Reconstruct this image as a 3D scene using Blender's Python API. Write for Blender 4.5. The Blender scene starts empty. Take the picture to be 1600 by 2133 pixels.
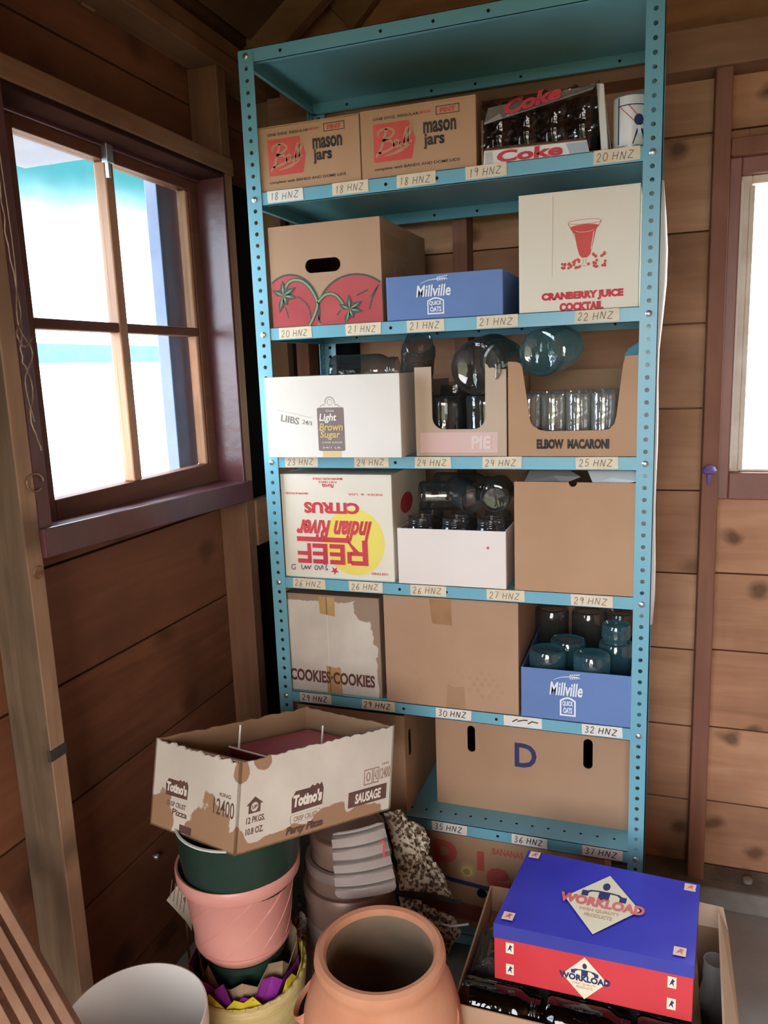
import bpy, bmesh, math, random
from math import sin, cos, pi, radians
from mathutils import Vector, Matrix
random.seed(7)
SC = bpy.context.scene
COL = SC.collection

# ------------------------------------------------------------------ camera
cam_d = bpy.data.cameras.new('camera')
cam = bpy.data.objects.new('camera', cam_d); COL.objects.link(cam); SC.camera = cam
cam_d.sensor_fit = 'VERTICAL'; cam_d.sensor_height = 24.0
cam_d.lens = 1618.884 / 2133 * 24.0
cam_d.clip_start = 0.02; cam_d.clip_end = 200
RT = Vector((0.94371368, 0.32869764, -0.03691005)); UP = Vector((-0.02545808, 0.18344118, 0.98270098)); FW = Vector((-0.32978232, 0.9264487, -0.18148396))
mw = Matrix.Identity(4)
for i in range(3):
    mw[i][0] = RT[i]; mw[i][1] = UP[i]; mw[i][2] = -FW[i]
mw.translation = Vector((0.892956, -1.699965, 1.500041))
cam.matrix_world = mw

# ------------------------------------------------------------------ view
SC.view_settings.view_transform = 'Standard'
try: SC.view_settings.look = 'None'
except Exception: pass
SC.view_settings.gamma = 1.0
SC.view_settings.use_curve_mapping = False
SC.view_settings.exposure = 0.0
SC.cycles.use_denoising = True
SC.cycles.max_bounces = 14
SC.cycles.diffuse_bounces = 5
SC.cycles.transparent_max_bounces = 24
SC.cycles.caustics_reflective = False
SC.cycles.caustics_refractive = False
SC.cycles.sample_clamp_indirect = 6.0

# ------------------------------------------------------------------ world: bright hazy sky, a patch of blue to the left
W = bpy.data.worlds.new('sky'); SC.world = W; W.use_nodes = True
nt = W.node_tree; nt.nodes.clear()
def N(t, k, **kw):
    n = t.nodes.new(k)
    for a, b in kw.items(): setattr(n, a, b)
    return n
out = N(nt, 'ShaderNodeOutputWorld'); bg = N(nt, 'ShaderNodeBackground'); tc = N(nt, 'ShaderNodeTexCoord')
sep = N(nt, 'ShaderNodeSeparateXYZ'); nt.links.new(tc.outputs['Generated'], sep.inputs[0])
# warm towards -y (the open door), cool towards -x (the side window)
warm = N(nt, 'ShaderNodeMapRange'); warm.inputs[1].default_value = -0.9; warm.inputs[2].default_value = 0.3
nt.links.new(sep.outputs[0], warm.inputs[0])
mixc = N(nt, 'ShaderNodeMix', data_type='RGBA')
mixc.inputs[6].default_value = (1.0, 1.2, 1.5, 1); mixc.inputs[7].default_value = (1.03, 0.955, 0.91, 1)
nt.links.new(warm.outputs[0], mixc.inputs[0])
# blue patch
dot = N(nt, 'ShaderNodeVectorMath', operation='DOT_PRODUCT'); dot.inputs[1].default_value = Vector((-0.62, 0.72, 0.32)).normalized()
nt.links.new(tc.outputs['Generated'], dot.inputs[0])
pm = N(nt, 'ShaderNodeMapRange'); pm.inputs[1].default_value = 0.90; pm.inputs[2].default_value = 0.94
nt.links.new(dot.outputs['Value'], pm.inputs[0])
nz = N(nt, 'ShaderNodeTexNoise'); nz.inputs['Scale'].default_value = 9; nz.inputs['Detail'].default_value = 4
nt.links.new(tc.outputs['Generated'], nz.inputs['Vector'])
madd = N(nt, 'ShaderNodeMath', operation='MULTIPLY_ADD'); madd.inputs[1].default_value = 0.06; nt.links.new(nz.outputs[0], madd.inputs[0]); nt.links.new(sep.outputs[2], madd.inputs[2])
el = N(nt, 'ShaderNodeMapRange', interpolation_type='SMOOTHSTEP'); el.inputs[1].default_value = 0.06; el.inputs[2].default_value = 0.250
nt.links.new(madd.outputs[0], el.inputs[0])
el2 = N(nt, 'ShaderNodeMapRange', interpolation_type='SMOOTHSTEP'); el2.inputs[1].default_value = 0.34; el2.inputs[2].default_value = 0.42; el2.inputs[3].default_value = 1.0; el2.inputs[4].default_value = 0.0
nt.links.new(sep.outputs[2], el2.inputs[0])
m0 = N(nt, 'ShaderNodeMath', operation='MULTIPLY'); nt.links.new(el.outputs[0], m0.inputs[0]); nt.links.new(el2.outputs[0], m0.inputs[1])
mm = N(nt, 'ShaderNodeMath', operation='MULTIPLY'); nt.links.new(pm.outputs[0], mm.inputs[0]); nt.links.new(m0.outputs[0], mm.inputs[1])
mixb = N(nt, 'ShaderNodeMix', data_type='RGBA'); mixb.inputs[7].default_value = (0.016, 0.066, 0.076, 1)
nt.links.new(mm.outputs[0], mixb.inputs[0]); nt.links.new(mixc.outputs[2], mixb.inputs[6])
nt.links.new(mixb.outputs[2], bg.inputs[0]); bg.inputs[1].default_value = 12.0
nt.links.new(bg.outputs[0], out.inputs[0])

def portal(name, loc, rot, sx, sy):
    d = bpy.data.lights.new(name, 'AREA'); d.shape = 'RECTANGLE'; d.size = sx; d.size_y = sy
    d.cycles.is_portal = True
    o = bpy.data.objects.new(name, d); COL.objects.link(o); o.location = loc; o.rotation_euler = rot
# daylight comes in by the two windows and the open barn door behind the camera
DOOR = (0.25, 1.45, 2.10)   # x0, x1, height in the wall at y = -3.2
portal('daylight_side_window', (-0.262, -0.17, 1.6), (0, radians(-90), 0), 0.75, 0.62)
portal('daylight_near_window', (-.285, -2.0, 1.525), (0, radians(-90), 0), 1.05, 1.1)
portal('daylight_back_window', (1.50, 0.53, 1.56), (radians(-90), 0, 0), 0.86, 0.74)
portal('daylight_door', ((DOOR[0]+DOOR[1])/2, -3.22, DOOR[2]/2), (radians(90), 0, 0), DOOR[1]-DOOR[0], DOOR[2])

# ================================================================== materials
MATS = {}
def base(name, rough=0.6, metal=0.0, spec=0.4):
    m = bpy.data.materials.new(name); m.use_nodes = True
    t = m.node_tree; b = t.nodes['Principled BSDF']
    b.inputs['Roughness'].default_value = rough; b.inputs['Metallic'].default_value = metal
    b.inputs['Specular IOR Level'].default_value = spec
    MATS[name] = m
    return m, t, b
def coords(t, scale=(1, 1, 1)):
    tc = N(t, 'ShaderNodeTexCoord'); mp = N(t, 'ShaderNodeMapping'); mp.inputs['Scale'].default_value = scale
    t.links.new(tc.outputs['Object'], mp.inputs[0]); return mp.outputs[0]
def mottled(name, c1, c2, scale=6, rough=0.6, metal=0, spec=0.4, detail=5, bump=0.0, lo=0.35, hi=0.65, stretch=(1, 1, 1), bscale=None):
    m, t, b = base(name, rough, metal, spec)
    v = coords(t, stretch)
    n = N(t, 'ShaderNodeTexNoise'); n.inputs['Scale'].default_value = scale; n.inputs['Detail'].default_value = detail
    t.links.new(v, n.inputs['Vector'])
    mr = N(t, 'ShaderNodeMapRange'); mr.inputs[1].default_value = lo; mr.inputs[2].default_value = hi
    t.links.new(n.outputs[0], mr.inputs[0])
    mx = N(t, 'ShaderNodeMix', data_type='RGBA'); mx.inputs[6].default_value = (*c1, 1); mx.inputs[7].default_value = (*c2, 1)
    t.links.new(mr.outputs[0], mx.inputs[0]); t.links.new(mx.outputs[2], b.inputs['Base Color'])
    if bump:
        n2 = N(t, 'ShaderNodeTexNoise'); n2.inputs['Scale'].default_value = bscale or scale*8; n2.inputs['Detail'].default_value = 3
        t.links.new(v, n2.inputs['Vector'])
        bp = N(t, 'ShaderNodeBump'); bp.inputs['Strength'].default_value = bump; bp.inputs['Distance'].default_value = 0.002
        t.links.new(n2.outputs[0], bp.inputs['Height']); t.links.new(bp.outputs[0], b.inputs['Normal'])
    return m
def wood(name, c1, c2, knot, axis='x', rough=0.65, spec=0.3, knots=0.5, stain=None, seed=0.0):
    m, t, b = base(name, rough, 0, spec)
    st = {'x': (1.2, 14, 14), 'y': (14, 1.2, 14), 'z': (14, 14, 1.2)}[axis]
    tc = N(t, 'ShaderNodeTexCoord'); mp = N(t, 'ShaderNodeMapping'); mp.inputs['Scale'].default_value = st; mp.inputs['Location'].default_value = (seed, seed*1.7, seed*.6)
    t.links.new(tc.outputs['Object'], mp.inputs[0])
    n = N(t, 'ShaderNodeTexNoise'); n.inputs['Scale'].default_value = 2.2; n.inputs['Detail'].default_value = 7; n.inputs['Distortion'].default_value = 0.8
    t.links.new(mp.outputs[0], n.inputs['Vector'])
    mr = N(t, 'ShaderNodeMapRange'); mr.inputs[1].default_value = 0.3; mr.inputs[2].default_value = 0.72
    t.links.new(n.outputs[0], mr.inputs[0])
    mx = N(t, 'ShaderNodeMix', data_type='RGBA'); mx.inputs[6].default_value = (*c1, 1); mx.inputs[7].default_value = (*c2, 1)
    t.links.new(mr.outputs[0], mx.inputs[0])
    cur = mx.outputs[2]
    # broad stains
    n3 = N(t, 'ShaderNodeTexNoise'); n3.inputs['Scale'].default_value = 3.1; n3.inputs['Detail'].default_value = 4
    m3 = N(t, 'ShaderNodeMapping'); m3.inputs['Location'].default_value = (seed+3, seed, 1); t.links.new(tc.outputs['Object'], m3.inputs[0]); t.links.new(m3.outputs[0], n3.inputs['Vector'])
    r3 = N(t, 'ShaderNodeMapRange'); r3.inputs[1].default_value = 0.46; r3.inputs[2].default_value = 0.74; r3.inputs[4].default_value = 0.72
    t.links.new(n3.outputs[0], r3.inputs[0])
    x3 = N(t, 'ShaderNodeMix', data_type='RGBA'); x3.inputs[7].default_value = (*(stain or knot), 1)
    t.links.new(r3.outputs[0], x3.inputs[0]); t.links.new(cur, x3.inputs[6]); cur = x3.outputs[2]
    if knots:
        vo = N(t, 'ShaderNodeTexVoronoi'); vo.inputs['Scale'].default_value = 5.2 if axis == 'x' else 3.6
        mk = N(t, 'ShaderNodeMapping'); mk.inputs['Scale'].default_value = {'x': (.75, 1, 1), 'y': (1, .75, 1), 'z': (1, 1, .75)}[axis]; mk.inputs['Location'].default_value = (seed, seed, seed)
        t.links.new(tc.outputs['Object'], mk.inputs[0]); 
        nd = N(t, 'ShaderNodeTexNoise'); nd.inputs['Scale'].default_value = 14; t.links.new(mk.outputs[0], nd.inputs['Vector'])
        ad = N(t, 'ShaderNodeVectorMath', operation='MULTIPLY_ADD'); ad.inputs[1].default_value = (.05, .05, .05); t.links.new(nd.outputs[1], ad.inputs[0]); t.links.new(mk.outputs[0], ad.inputs[2])
        sp = N(t, 'ShaderNodeSeparateXYZ'); cb = N(t, 'ShaderNodeCombineXYZ'); t.links.new(ad.outputs[0], sp.inputs[0]); vo.voronoi_dimensions = '2D'
        t.links.new(sp.outputs[{'x': 0, 'y': 1, 'z': 0}[axis]], cb.inputs[0]); t.links.new(sp.outputs[2], cb.inputs[1])
        t.links.new(cb.outputs[0], vo.inputs['Vector'])
        kr = N(t, 'ShaderNodeMapRange'); kr.inputs[1].default_value = 0.05; kr.inputs[2].default_value = 0.15; kr.inputs[3].default_value = knots; kr.inputs[4].default_value = 0.0
        t.links.new(vo.outputs['Distance'], kr.inputs[0])
        kx = N(t, 'ShaderNodeMix', data_type='RGBA'); kx.inputs[7].default_value = (*knot, 1)
        sc_ = N(t, 'ShaderNodeSeparateColor'); t.links.new(vo.outputs['Color'], sc_.inputs[0])
        kg = N(t, 'ShaderNodeMapRange'); kg.inputs[1].default_value = .15; kg.inputs[2].default_value = .4; t.links.new(sc_.outputs[0], kg.inputs[0])
        km = N(t, 'ShaderNodeMath', operation='MULTIPLY'); t.links.new(kr.outputs[0], km.inputs[0]); t.links.new(kg.outputs[0], km.inputs[1])
        t.links.new(km.outputs[0], kx.inputs[0]); t.links.new(cur, kx.inputs[6]); cur = kx.outputs[2]
    t.links.new(cur, b.inputs['Base Color'])
    bp = N(t, 'ShaderNodeBump'); bp.inputs['Strength'].default_value = 0.25; bp.inputs['Distance'].default_value = 0.002
    t.links.new(n.outputs[0], bp.inputs['Height']); t.links.new(bp.outputs[0], b.inputs['Normal'])
    return m
def plain(name, c, rough=0.6, metal=0, spec=0.4):
    m, t, b = base(name, rough, metal, spec)
    v = coords(t); n = N(t, 'ShaderNodeTexNoise'); n.inputs['Scale'].default_value = 25; n.inputs['Detail'].default_value = 3
    t.links.new(v, n.inputs['Vector'])
    mx = N(t, 'ShaderNodeMix', data_type='RGBA'); mx.inputs[6].default_value = (*[q*.93 for q in c], 1); mx.inputs[7].default_value = (*[min(1, q*1.06) for q in c], 1)
    t.links.new(n.outputs[0], mx.inputs[0]); t.links.new(mx.outputs[2], b.inputs['Base Color'])
    return m
def shell_glass(name, centre, edge, gloss=0.25, rough=0.03, wobble=0.0, scatter=None, df=0.1):
    """thin-walled glass: clear face-on, denser and more mirror-like at its edges"""
    m = bpy.data.materials.new(name); m.use_nodes = True; t = m.node_tree; t.nodes.clear()
    o = N(t, 'ShaderNodeOutputMaterial'); lw = N(t, 'ShaderNodeLayerWeight'); lw.inputs['Blend'].default_value = 0.42
    tr = N(t, 'ShaderNodeBsdfTransparent'); gl = N(t, 'ShaderNodeBsdfGlossy'); gl.inputs['Roughness'].default_value = rough
    mc = N(t, 'ShaderNodeMix', data_type='RGBA'); mc.inputs[6].default_value = (*centre, 1); mc.inputs[7].default_value = (*edge, 1)
    t.links.new(lw.outputs['Facing'], mc.inputs[0]); t.links.new(mc.outputs[2], tr.inputs[0])
    l2 = N(t, 'ShaderNodeLayerWeight'); l2.inputs['Blend'].default_value = 0.5
    fr = N(t, 'ShaderNodeMath', operation='POWER'); fr.inputs[1].default_value = 4.0; t.links.new(l2.outputs['Facing'], fr.inputs[0])
    mu = N(t, 'ShaderNodeMath', operation='MULTIPLY_ADD'); mu.inputs[1].default_value = 0.85; mu.inputs[2].default_value = 0.035+gloss*0.12; mu.use_clamp = True
    t.links.new(fr.outputs[0], mu.inputs[0])
    mx = N(t, 'ShaderNodeMixShader'); t.links.new(mu.outputs[0], mx.inputs[0]); t.links.new(tr.outputs[0], mx.inputs[1]); t.links.new(gl.outputs[0], mx.inputs[2])
    fin = mx.outputs[0]
    if scatter:  # diffuse mix paints in the light that thick glass would scatter
        di = N(t, 'ShaderNodeBsdfDiffuse'); di.inputs[0].default_value = (*scatter, 1)
        dm = N(t, 'ShaderNodeMath', operation='MULTIPLY_ADD'); dm.inputs[1].default_value = df*1.4; dm.inputs[2].default_value = df*.6; t.links.new(lw.outputs['Facing'], dm.inputs[0])
        m9 = N(t, 'ShaderNodeMixShader'); t.links.new(dm.outputs[0], m9.inputs[0]); t.links.new(fin, m9.inputs[1]); t.links.new(di.outputs[0], m9.inputs[2]); fin = m9.outputs[0]
    t.links.new(fin, o.inputs[0])
    if wobble:
        v = coords(t); n = N(t, 'ShaderNodeTexNoise'); n.inputs['Scale'].default_value = 40
        t.links.new(v, n.inputs['Vector']); bp = N(t, 'ShaderNodeBump'); bp.inputs['Strength'].default_value = wobble; bp.inputs['Distance'].default_value = 0.004
        t.links.new(n.outputs[0], bp.inputs['Height'])
        for q in (gl, l2): t.links.new(bp.outputs[0], q.inputs['Normal'])
    MATS[name] = m
    return m

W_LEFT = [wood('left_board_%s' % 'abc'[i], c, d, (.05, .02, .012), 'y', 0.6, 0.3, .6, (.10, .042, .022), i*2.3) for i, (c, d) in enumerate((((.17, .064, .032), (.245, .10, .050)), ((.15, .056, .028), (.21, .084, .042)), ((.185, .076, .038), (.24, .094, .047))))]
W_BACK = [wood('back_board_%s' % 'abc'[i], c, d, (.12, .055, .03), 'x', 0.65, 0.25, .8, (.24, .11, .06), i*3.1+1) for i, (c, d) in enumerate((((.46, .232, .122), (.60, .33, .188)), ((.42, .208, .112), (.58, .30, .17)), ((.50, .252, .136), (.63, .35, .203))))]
W_STUD = wood('stud_pine', (.23, .125, .068), (.33, .19, .11), (.10, .045, .02), 'z', .65, .25, .5, (.2, .1, .055), 5.5)
W_STUDL = wood('stud_pale', (.30, .18, .11), (.42, .265, .165), (.08, .045, .03), 'z', .65, .25, .6, (.17, .11, .075), 9.5)
W_STUDD = wood('stud_dark', (.10, .066, .042), (.20, .135, .085), (.04, .028, .02), 'z', .75, .2, .7, (.075, .055, .04), 12.5)
W_STUDC = wood('stud_reddish', (.18, .085, .045), (.26, .13, .07), (.08, .035, .02), 'z', .65, .25, .5, (.12, .05, .03), 7.5)
W_STUDR = wood('stud_red', (.24, .10, .06), (.32, .14, .085), (.16, .06, .04), 'z', .6, .3, .2, (.2, .085, .06), 8.2)
W_PLATE = wood('plate_pine', (.30, .16, .09), (.40, .22, .13), (.10, .05, .03), 'x', .65, .25, .4, None, 4.4)
W_PLATEY = wood('plate_pine_y', (.20, .10, .05), (.29, .15, .08), (.08, .035, .02), 'y', .65, .25, .4, None, 4.9)
W_ROOF = wood('roof_board', (.11, .058, .032), (.17, .088, .05), (.05, .025, .015), 'y', .7, .2, .4, None, 2.2)
W_RAFTER = wood('rafter_pine', (.24, .13, .07), (.32, .175, .095), (.1, .05, .03), 'x', .7, .2, .4, None, 3.2)
W_LATH = wood('lath_pine', (.34, .19, .12), (.46, .27, .17), (.2, .1, .06), 'z', .6, .3, .2, None, 6.1)
SASH = wood('sash_wood', (.115, .040, .022), (.165, .060, .032), (.12, .045, .025), 'y', .6, .25, 0, None, 1.1)
MUNT = wood('muntin_wood', (.36, .17, .085), (.46, .24, .13), (.2, .08, .04), 'z', .5, .4, 0, None, 1.7)
PAINT = mottled('maroon_paint', (.085, .028, .032), (.12, .042, .045), 9, .28, 0, .5, bump=.3, bscale=40)
REDTRIM = mottled('red_brown_paint', (.24, .085, .06), (.31, .12, .085), 8, .4, 0, .5, bump=.2)
RAWTRIM = mottled('weathered_casing', (.75, .62, .5), (.9, .82, .72), 12, .6, bump=.2)
CONC = mottled('concrete', (.30, .29, .27), (.40, .385, .36), 5, .85, 0, .2, 8, .4)
CORNER_SHADE = plain('corner_shade', (.012, .011, .011), .9, 0, .1)  # near-black colour standing in for the shade in the corner gap
SILLC = mottled('dusty_footing', (.16, .145, .125), (.28, .255, .22), 9, .95, 0, .1, 8, .8)
TURQ = mottled('turquoise_enamel', (.155, .40, .50), (.185, .455, .555), 4, .33, 0, .5, 6, .06)
BOLT = mottled('zinc_bolt', (.5, .55, .58), (.65, .7, .72), 30, .35, .9)
HOLE = plain('dark_hole', (.01, .012, .013), .9, 0, .1)
TAPE = mottled('masking_tape', (.72, .60, .42), (.80, .68, .50), 30, .6)
TAPE2 = mottled('masking_tape_white', (.74, .70, .62), (.80, .77, .70), 30, .6)
INK = plain('pen_ink', (.05, .045, .05), .6)
INKF = plain('faded_ink', (.25, .22, .19), .6)
CARD = mottled('cardboard', (.43, .265, .165), (.475, .30, .19), 5, .8, 0, .15, 6, .12, bscale=60)
CARDD = mottled('cardboard_dark', (.38, .235, .135), (.43, .27, .16), 6, .8, 0, .15, 6, .12)
CARDL = mottled('cardboard_pale', (.54, .40, .285), (.59, .445, .325), 6, .8, 0, .15, 6, .1)
CARDO = mottled('cardboard_orange', (.46, .27, .155), (.51, .305, .18), 5, .8, 0, .15, 6, .1)
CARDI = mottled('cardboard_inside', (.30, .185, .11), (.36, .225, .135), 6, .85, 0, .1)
WHITEB = mottled('white_carton', (.76, .69, .60), (.82, .75, .66), 4, .6, 0, .3, 6)
CREAM = mottled('cream_carton', (.78, .70, .56), (.83, .75, .62), 4, .55, 0, .3, 6)
PINKW = mottled('blush_carton', (.80, .70, .64), (.85, .76, .70), 4, .6, 0, .3, 6)
BALLR = mottled('print_red', (.60, .085, .075), (.68, .11, .095), 12, .7, 0, .2)
RED2 = mottled('print_crimson', (.58, .05, .07), (.66, .075, .09), 12, .6, 0, .2)
BLACK = mottled('print_black', (.035, .03, .03), (.06, .055, .05), 25, .7, 0, .2)
BROWNP = mottled('print_brown', (.10, .055, .045), (.15, .08, .065), 25, .7, 0, .2)
FADEP = mottled('print_faded', (.30, .20, .15), (.36, .25, .19), 25, .7, 0, .2)
FADER = mottled('print_faded_red', (.62, .27, .18), (.66, .31, .21), 25, .7, 0, .2)
TOMR = mottled('tomato_red', (.42, .07, .075), (.50, .10, .10), 9, .7, 0, .2)
TOMG = plain('tomato_outline', (.045, .085, .065), .7)
TOML = plain('tomato_leaf', (.28, .32, .17), .7)
NAVY = mottled('oat_blue', (.12, .205, .44), (.14, .235, .49), 5, .55, 0, .3)
WPRINT = plain('print_white', (.84, .86, .90), .6)
MAUVE = plain('bag_mauve', (.235, .165, .15), .6)
GOLDP = plain('bag_gold', (.62, .45, .17), .6)
YELL = mottled('sun_yellow', (.84, .68, .10), (.88, .73, .16), 8, .6)
PACKT = mottled('parcel_tape', (.46, .27, .10), (.56, .36, .16), 14, .25, 0, .5)
PINKP = mottled('pink_print', (.74, .46, .42), (.74, .52, .46), 5, .75, 0, .2)
DBLUE = plain('letter_navy', (.03, .035, .13), .6)
WKBLUE = mottled('glossy_blue_card', (.035, .035, .44), (.055, .055, .55), 4, .32, 0, .5, 7)
WKBLUE2 = mottled('blue_card_edge', (.04, .045, .30), (.055, .06, .36), 5, .4)
WKRED = mottled('glossy_red_card', (.58, .035, .045), (.66, .055, .065), 4, .35, 0, .5, 6)
WKCREAM = plain('emblem_cream', (.84, .76, .56), .5)
WKOR = mottled('emblem_red', (.72, .13, .13), (.78, .2, .2), 20, .5)
STEEL = mottled('tin_steel', (.6, .6, .58), (.72, .72, .7), 8, .28, .9)
TINW = mottled('tin_white', (.70, .69, .66), (.78, .77, .74), 8, .35, 0, .5)
GREENP = mottled('green_plastic', (.012, .035, .026), (.02, .05, .036), 6, .35, 0, .5)
PINKPL = mottled('pink_plastic', (.66, .29, .25), (.71, .34, .29), 6, .38, 0, .5)
WHITEPL = mottled('white_plastic', (.86, .87, .85), (.90, .90, .88), 5, .4, 0, .5)
TERRA = mottled('terracotta', (.56, .24, .13), (.66, .33, .20), 7, .8, 0, .2, 7, .25, bscale=40)
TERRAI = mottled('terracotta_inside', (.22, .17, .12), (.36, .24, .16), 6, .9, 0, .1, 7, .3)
STRAW = mottled('yellow_straw', (.62, .50, .20), (.74, .62, .30), 16, .55, 0, .4, 5, .4, stretch=(1, 1, 4))
PURPLE = mottled('purple_foil', (.20, .02, .24), (.30, .04, .34), 20, .3)
PAPERB = mottled('brown_paper', (.30, .21, .13), (.42, .31, .20), 14, .8, bump=.5)
YFOIL = plain('yellow_foil', (.72, .6, .04), .35)
FOILG = mottled('ribbed_grey', (.52, .46, .43), (.62, .56, .53), 5, .35, .35)
TINP = mottled('tin_pinkgrey', (.26, .19, .17), (.42, .33, .30), 7, .35, .4, .5, 6)
TINP2 = mottled('tin_brown', (.20, .12, .09), (.30, .2, .16), 7, .4, .3)
TINRED = mottled('tin_red', (.28, .035, .04), (.36, .06, .06), 9, .35, .2)
TEALB = mottled('teal_print', (.07, .2, .25), (.09, .25, .3), 9, .7)
SHEET = mottled('white_sheet', (.86, .87, .86), (.9, .9, .9), 6, .5)
WIRE = mottled('wire_rust', (.24, .16, .1), (.36, .26, .17), 60, .5, .5)
LILAC = plain('lilac_ribbon', (.20, .13, .42), .5)
CANDLE = mottled('dark_red_tray', (.22, .025, .035), (.28, .04, .05), 8, .4)
BLUEPAINT = mottled('outside_casing', (.15, .18, .28), (.18, .21, .32), 9, .6)
TEALO = mottled('outside_teal', (.03, .13, .145), (.045, .16, .17), 6, .6)
GRASS = mottled('grass_outside', (.10, .12, .05), (.17, .17, .09), 3, .95)
GROUND = mottled('dry_ground', (.50, .44, .36), (.62, .55, .46), 2, .95)
LEOP = None
def leopard():
    m, t, b = base('speckled_wrap', .45, 0, .4)
    v = coords(t); vo = N(t, 'ShaderNodeTexVoronoi'); vo.inputs['Scale'].default_value = 95
    n = N(t, 'ShaderNodeTexNoise'); n.inputs['Scale'].default_value = 60; t.links.new(v, n.inputs['Vector'])
    ad = N(t, 'ShaderNodeVectorMath', operation='MULTIPLY_ADD'); ad.inputs[1].default_value = (.012,)*3; t.links.new(n.outputs[1], ad.inputs[0]); t.links.new(v, ad.inputs[2]); t.links.new(ad.outputs[0], vo.inputs['Vector'])
    r = N(t, 'ShaderNodeValToRGB'); e = r.color_ramp.elements
    e[0].position = .0; e[0].color = (.10, .07, .045, 1); e[1].position = .62; e[1].color = (.60, .52, .40, 1)
    a = e.new(.30); a.color = (.16, .115, .075, 1); a2 = e.new(.42); a2.color = (.03, .03, .026, 1); a3 = e.new(.5); a3.color = (.52, .44, .32, 1)
    t.links.new(vo.outputs['Distance'], r.inputs[0])
    n2 = N(t, 'ShaderNodeTexNoise'); n2.inputs['Scale'].default_value = 9; t.links.new(v, n2.inputs['Vector'])
    mr = N(t, 'ShaderNodeMapRange'); mr.inputs[1].default_value = .52; mr.inputs[2].default_value = .72; t.links.new(n2.outputs[0], mr.inputs[0])
    mx = N(t, 'ShaderNodeMix', data_type='RGBA', blend_type='MULTIPLY'); mx.inputs[7].default_value = (.55, .38, .2, 1); t.links.new(mr.outputs[0], mx.inputs[0]); t.links.new(r.outputs[0], mx.inputs[6])
    t.links.new(mx.outputs[2], b.inputs['Base Color']); return m
LEOP = leopard()
def worn(name, paper1, paper2, under, holes):
    """white-faced board whose paper is torn off in patches: holes = (x,y,z,radius) in the thing's own space"""
    m, t, b = base(name, .75, 0, .15)
    v = coords(t)
    n = N(t, 'ShaderNodeTexNoise'); n.inputs['Scale'].default_value = 22; n.inputs['Detail'].default_value = 6; t.links.new(v, n.inputs['Vector'])
    mx = N(t, 'ShaderNodeMix', data_type='RGBA'); mx.inputs[6].default_value = (*paper1, 1); mx.inputs[7].default_value = (*paper2, 1); 
    n0 = N(t, 'ShaderNodeTexNoise'); n0.inputs['Scale'].default_value = 7; n0.inputs['Detail'].default_value = 4; t.links.new(v, n0.inputs['Vector'])
    r0 = N(t, 'ShaderNodeMapRange'); r0.inputs[1].default_value = .4; r0.inputs[2].default_value = .65; t.links.new(n0.outputs[0], r0.inputs[0]); t.links.new(r0.outputs[0], mx.inputs[0])
    best = None
    for (x, y, z, sx, sy, sz) in holes:
        s = N(t, 'ShaderNodeVectorMath', operation='SUBTRACT'); s.inputs[1].default_value = (x, y, z); t.links.new(v, s.inputs[0])
        d = N(t, 'ShaderNodeVectorMath', operation='DIVIDE'); d.inputs[1].default_value = (sx, sy, sz); t.links.new(s.outputs[0], d.inputs[0])
        l = N(t, 'ShaderNodeVectorMath', operation='LENGTH'); t.links.new(d.outputs[0], l.inputs[0])
        if best is None: best = l.outputs['Value']
        else:
            k = N(t, 'ShaderNodeMath', operation='MINIMUM'); t.links.new(best, k.inputs[0]); t.links.new(l.outputs['Value'], k.inputs[1]); best = k.outputs[0]
    k = N(t, 'ShaderNodeMath', operation='MULTIPLY_ADD'); k.inputs[1].default_value = 1.5; t.links.new(n.outputs[0], k.inputs[0]); t.links.new(best, k.inputs[2])
    g = N(t, 'ShaderNodeMapRange'); g.inputs[1].default_value = 1.68; g.inputs[2].default_value = 1.74; g.inputs[3].default_value = 1; g.inputs[4].default_value = 0; t.links.new(k.outputs[0], g.inputs[0])
    m2 = N(t, 'ShaderNodeMix', data_type='RGBA'); m2.inputs[7].default_value = (*under, 1); t.links.new(g.outputs[0], m2.inputs[0]); t.links.new(mx.outputs[2], m2.inputs[6])
    t.links.new(m2.outputs[2], b.inputs['Base Color']); return m
G_CLEAR = shell_glass('jar_glass_clear', (.92, .94, .94), (.5, .53, .53), 1.6, .04, .5, (.78, .78, .78), .12)
G_SMOKE = shell_glass('jar_glass_smoky', (.66, .68, .68), (.12, .14, .14), .45, .03, .25, (.4, .43, .43), .05)
G_TEAL = shell_glass('jar_glass_teal', (.60, .84, .86), (.14, .36, .40), .8, .03, .4, (.16, .40, .48), .15)
G_BROWN = shell_glass('jar_glass_brown', (.30, .26, .22), (.06, .05, .04), .35, .05, .6)
WRAP = shell_glass('clear_wrap', (.80, .78, .75), (.45, .43, .4), .5, .12, .9)
PANE = shell_glass('window_glass', (.97, .985, .98), (.75, .85, .85), .0, .01)

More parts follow.
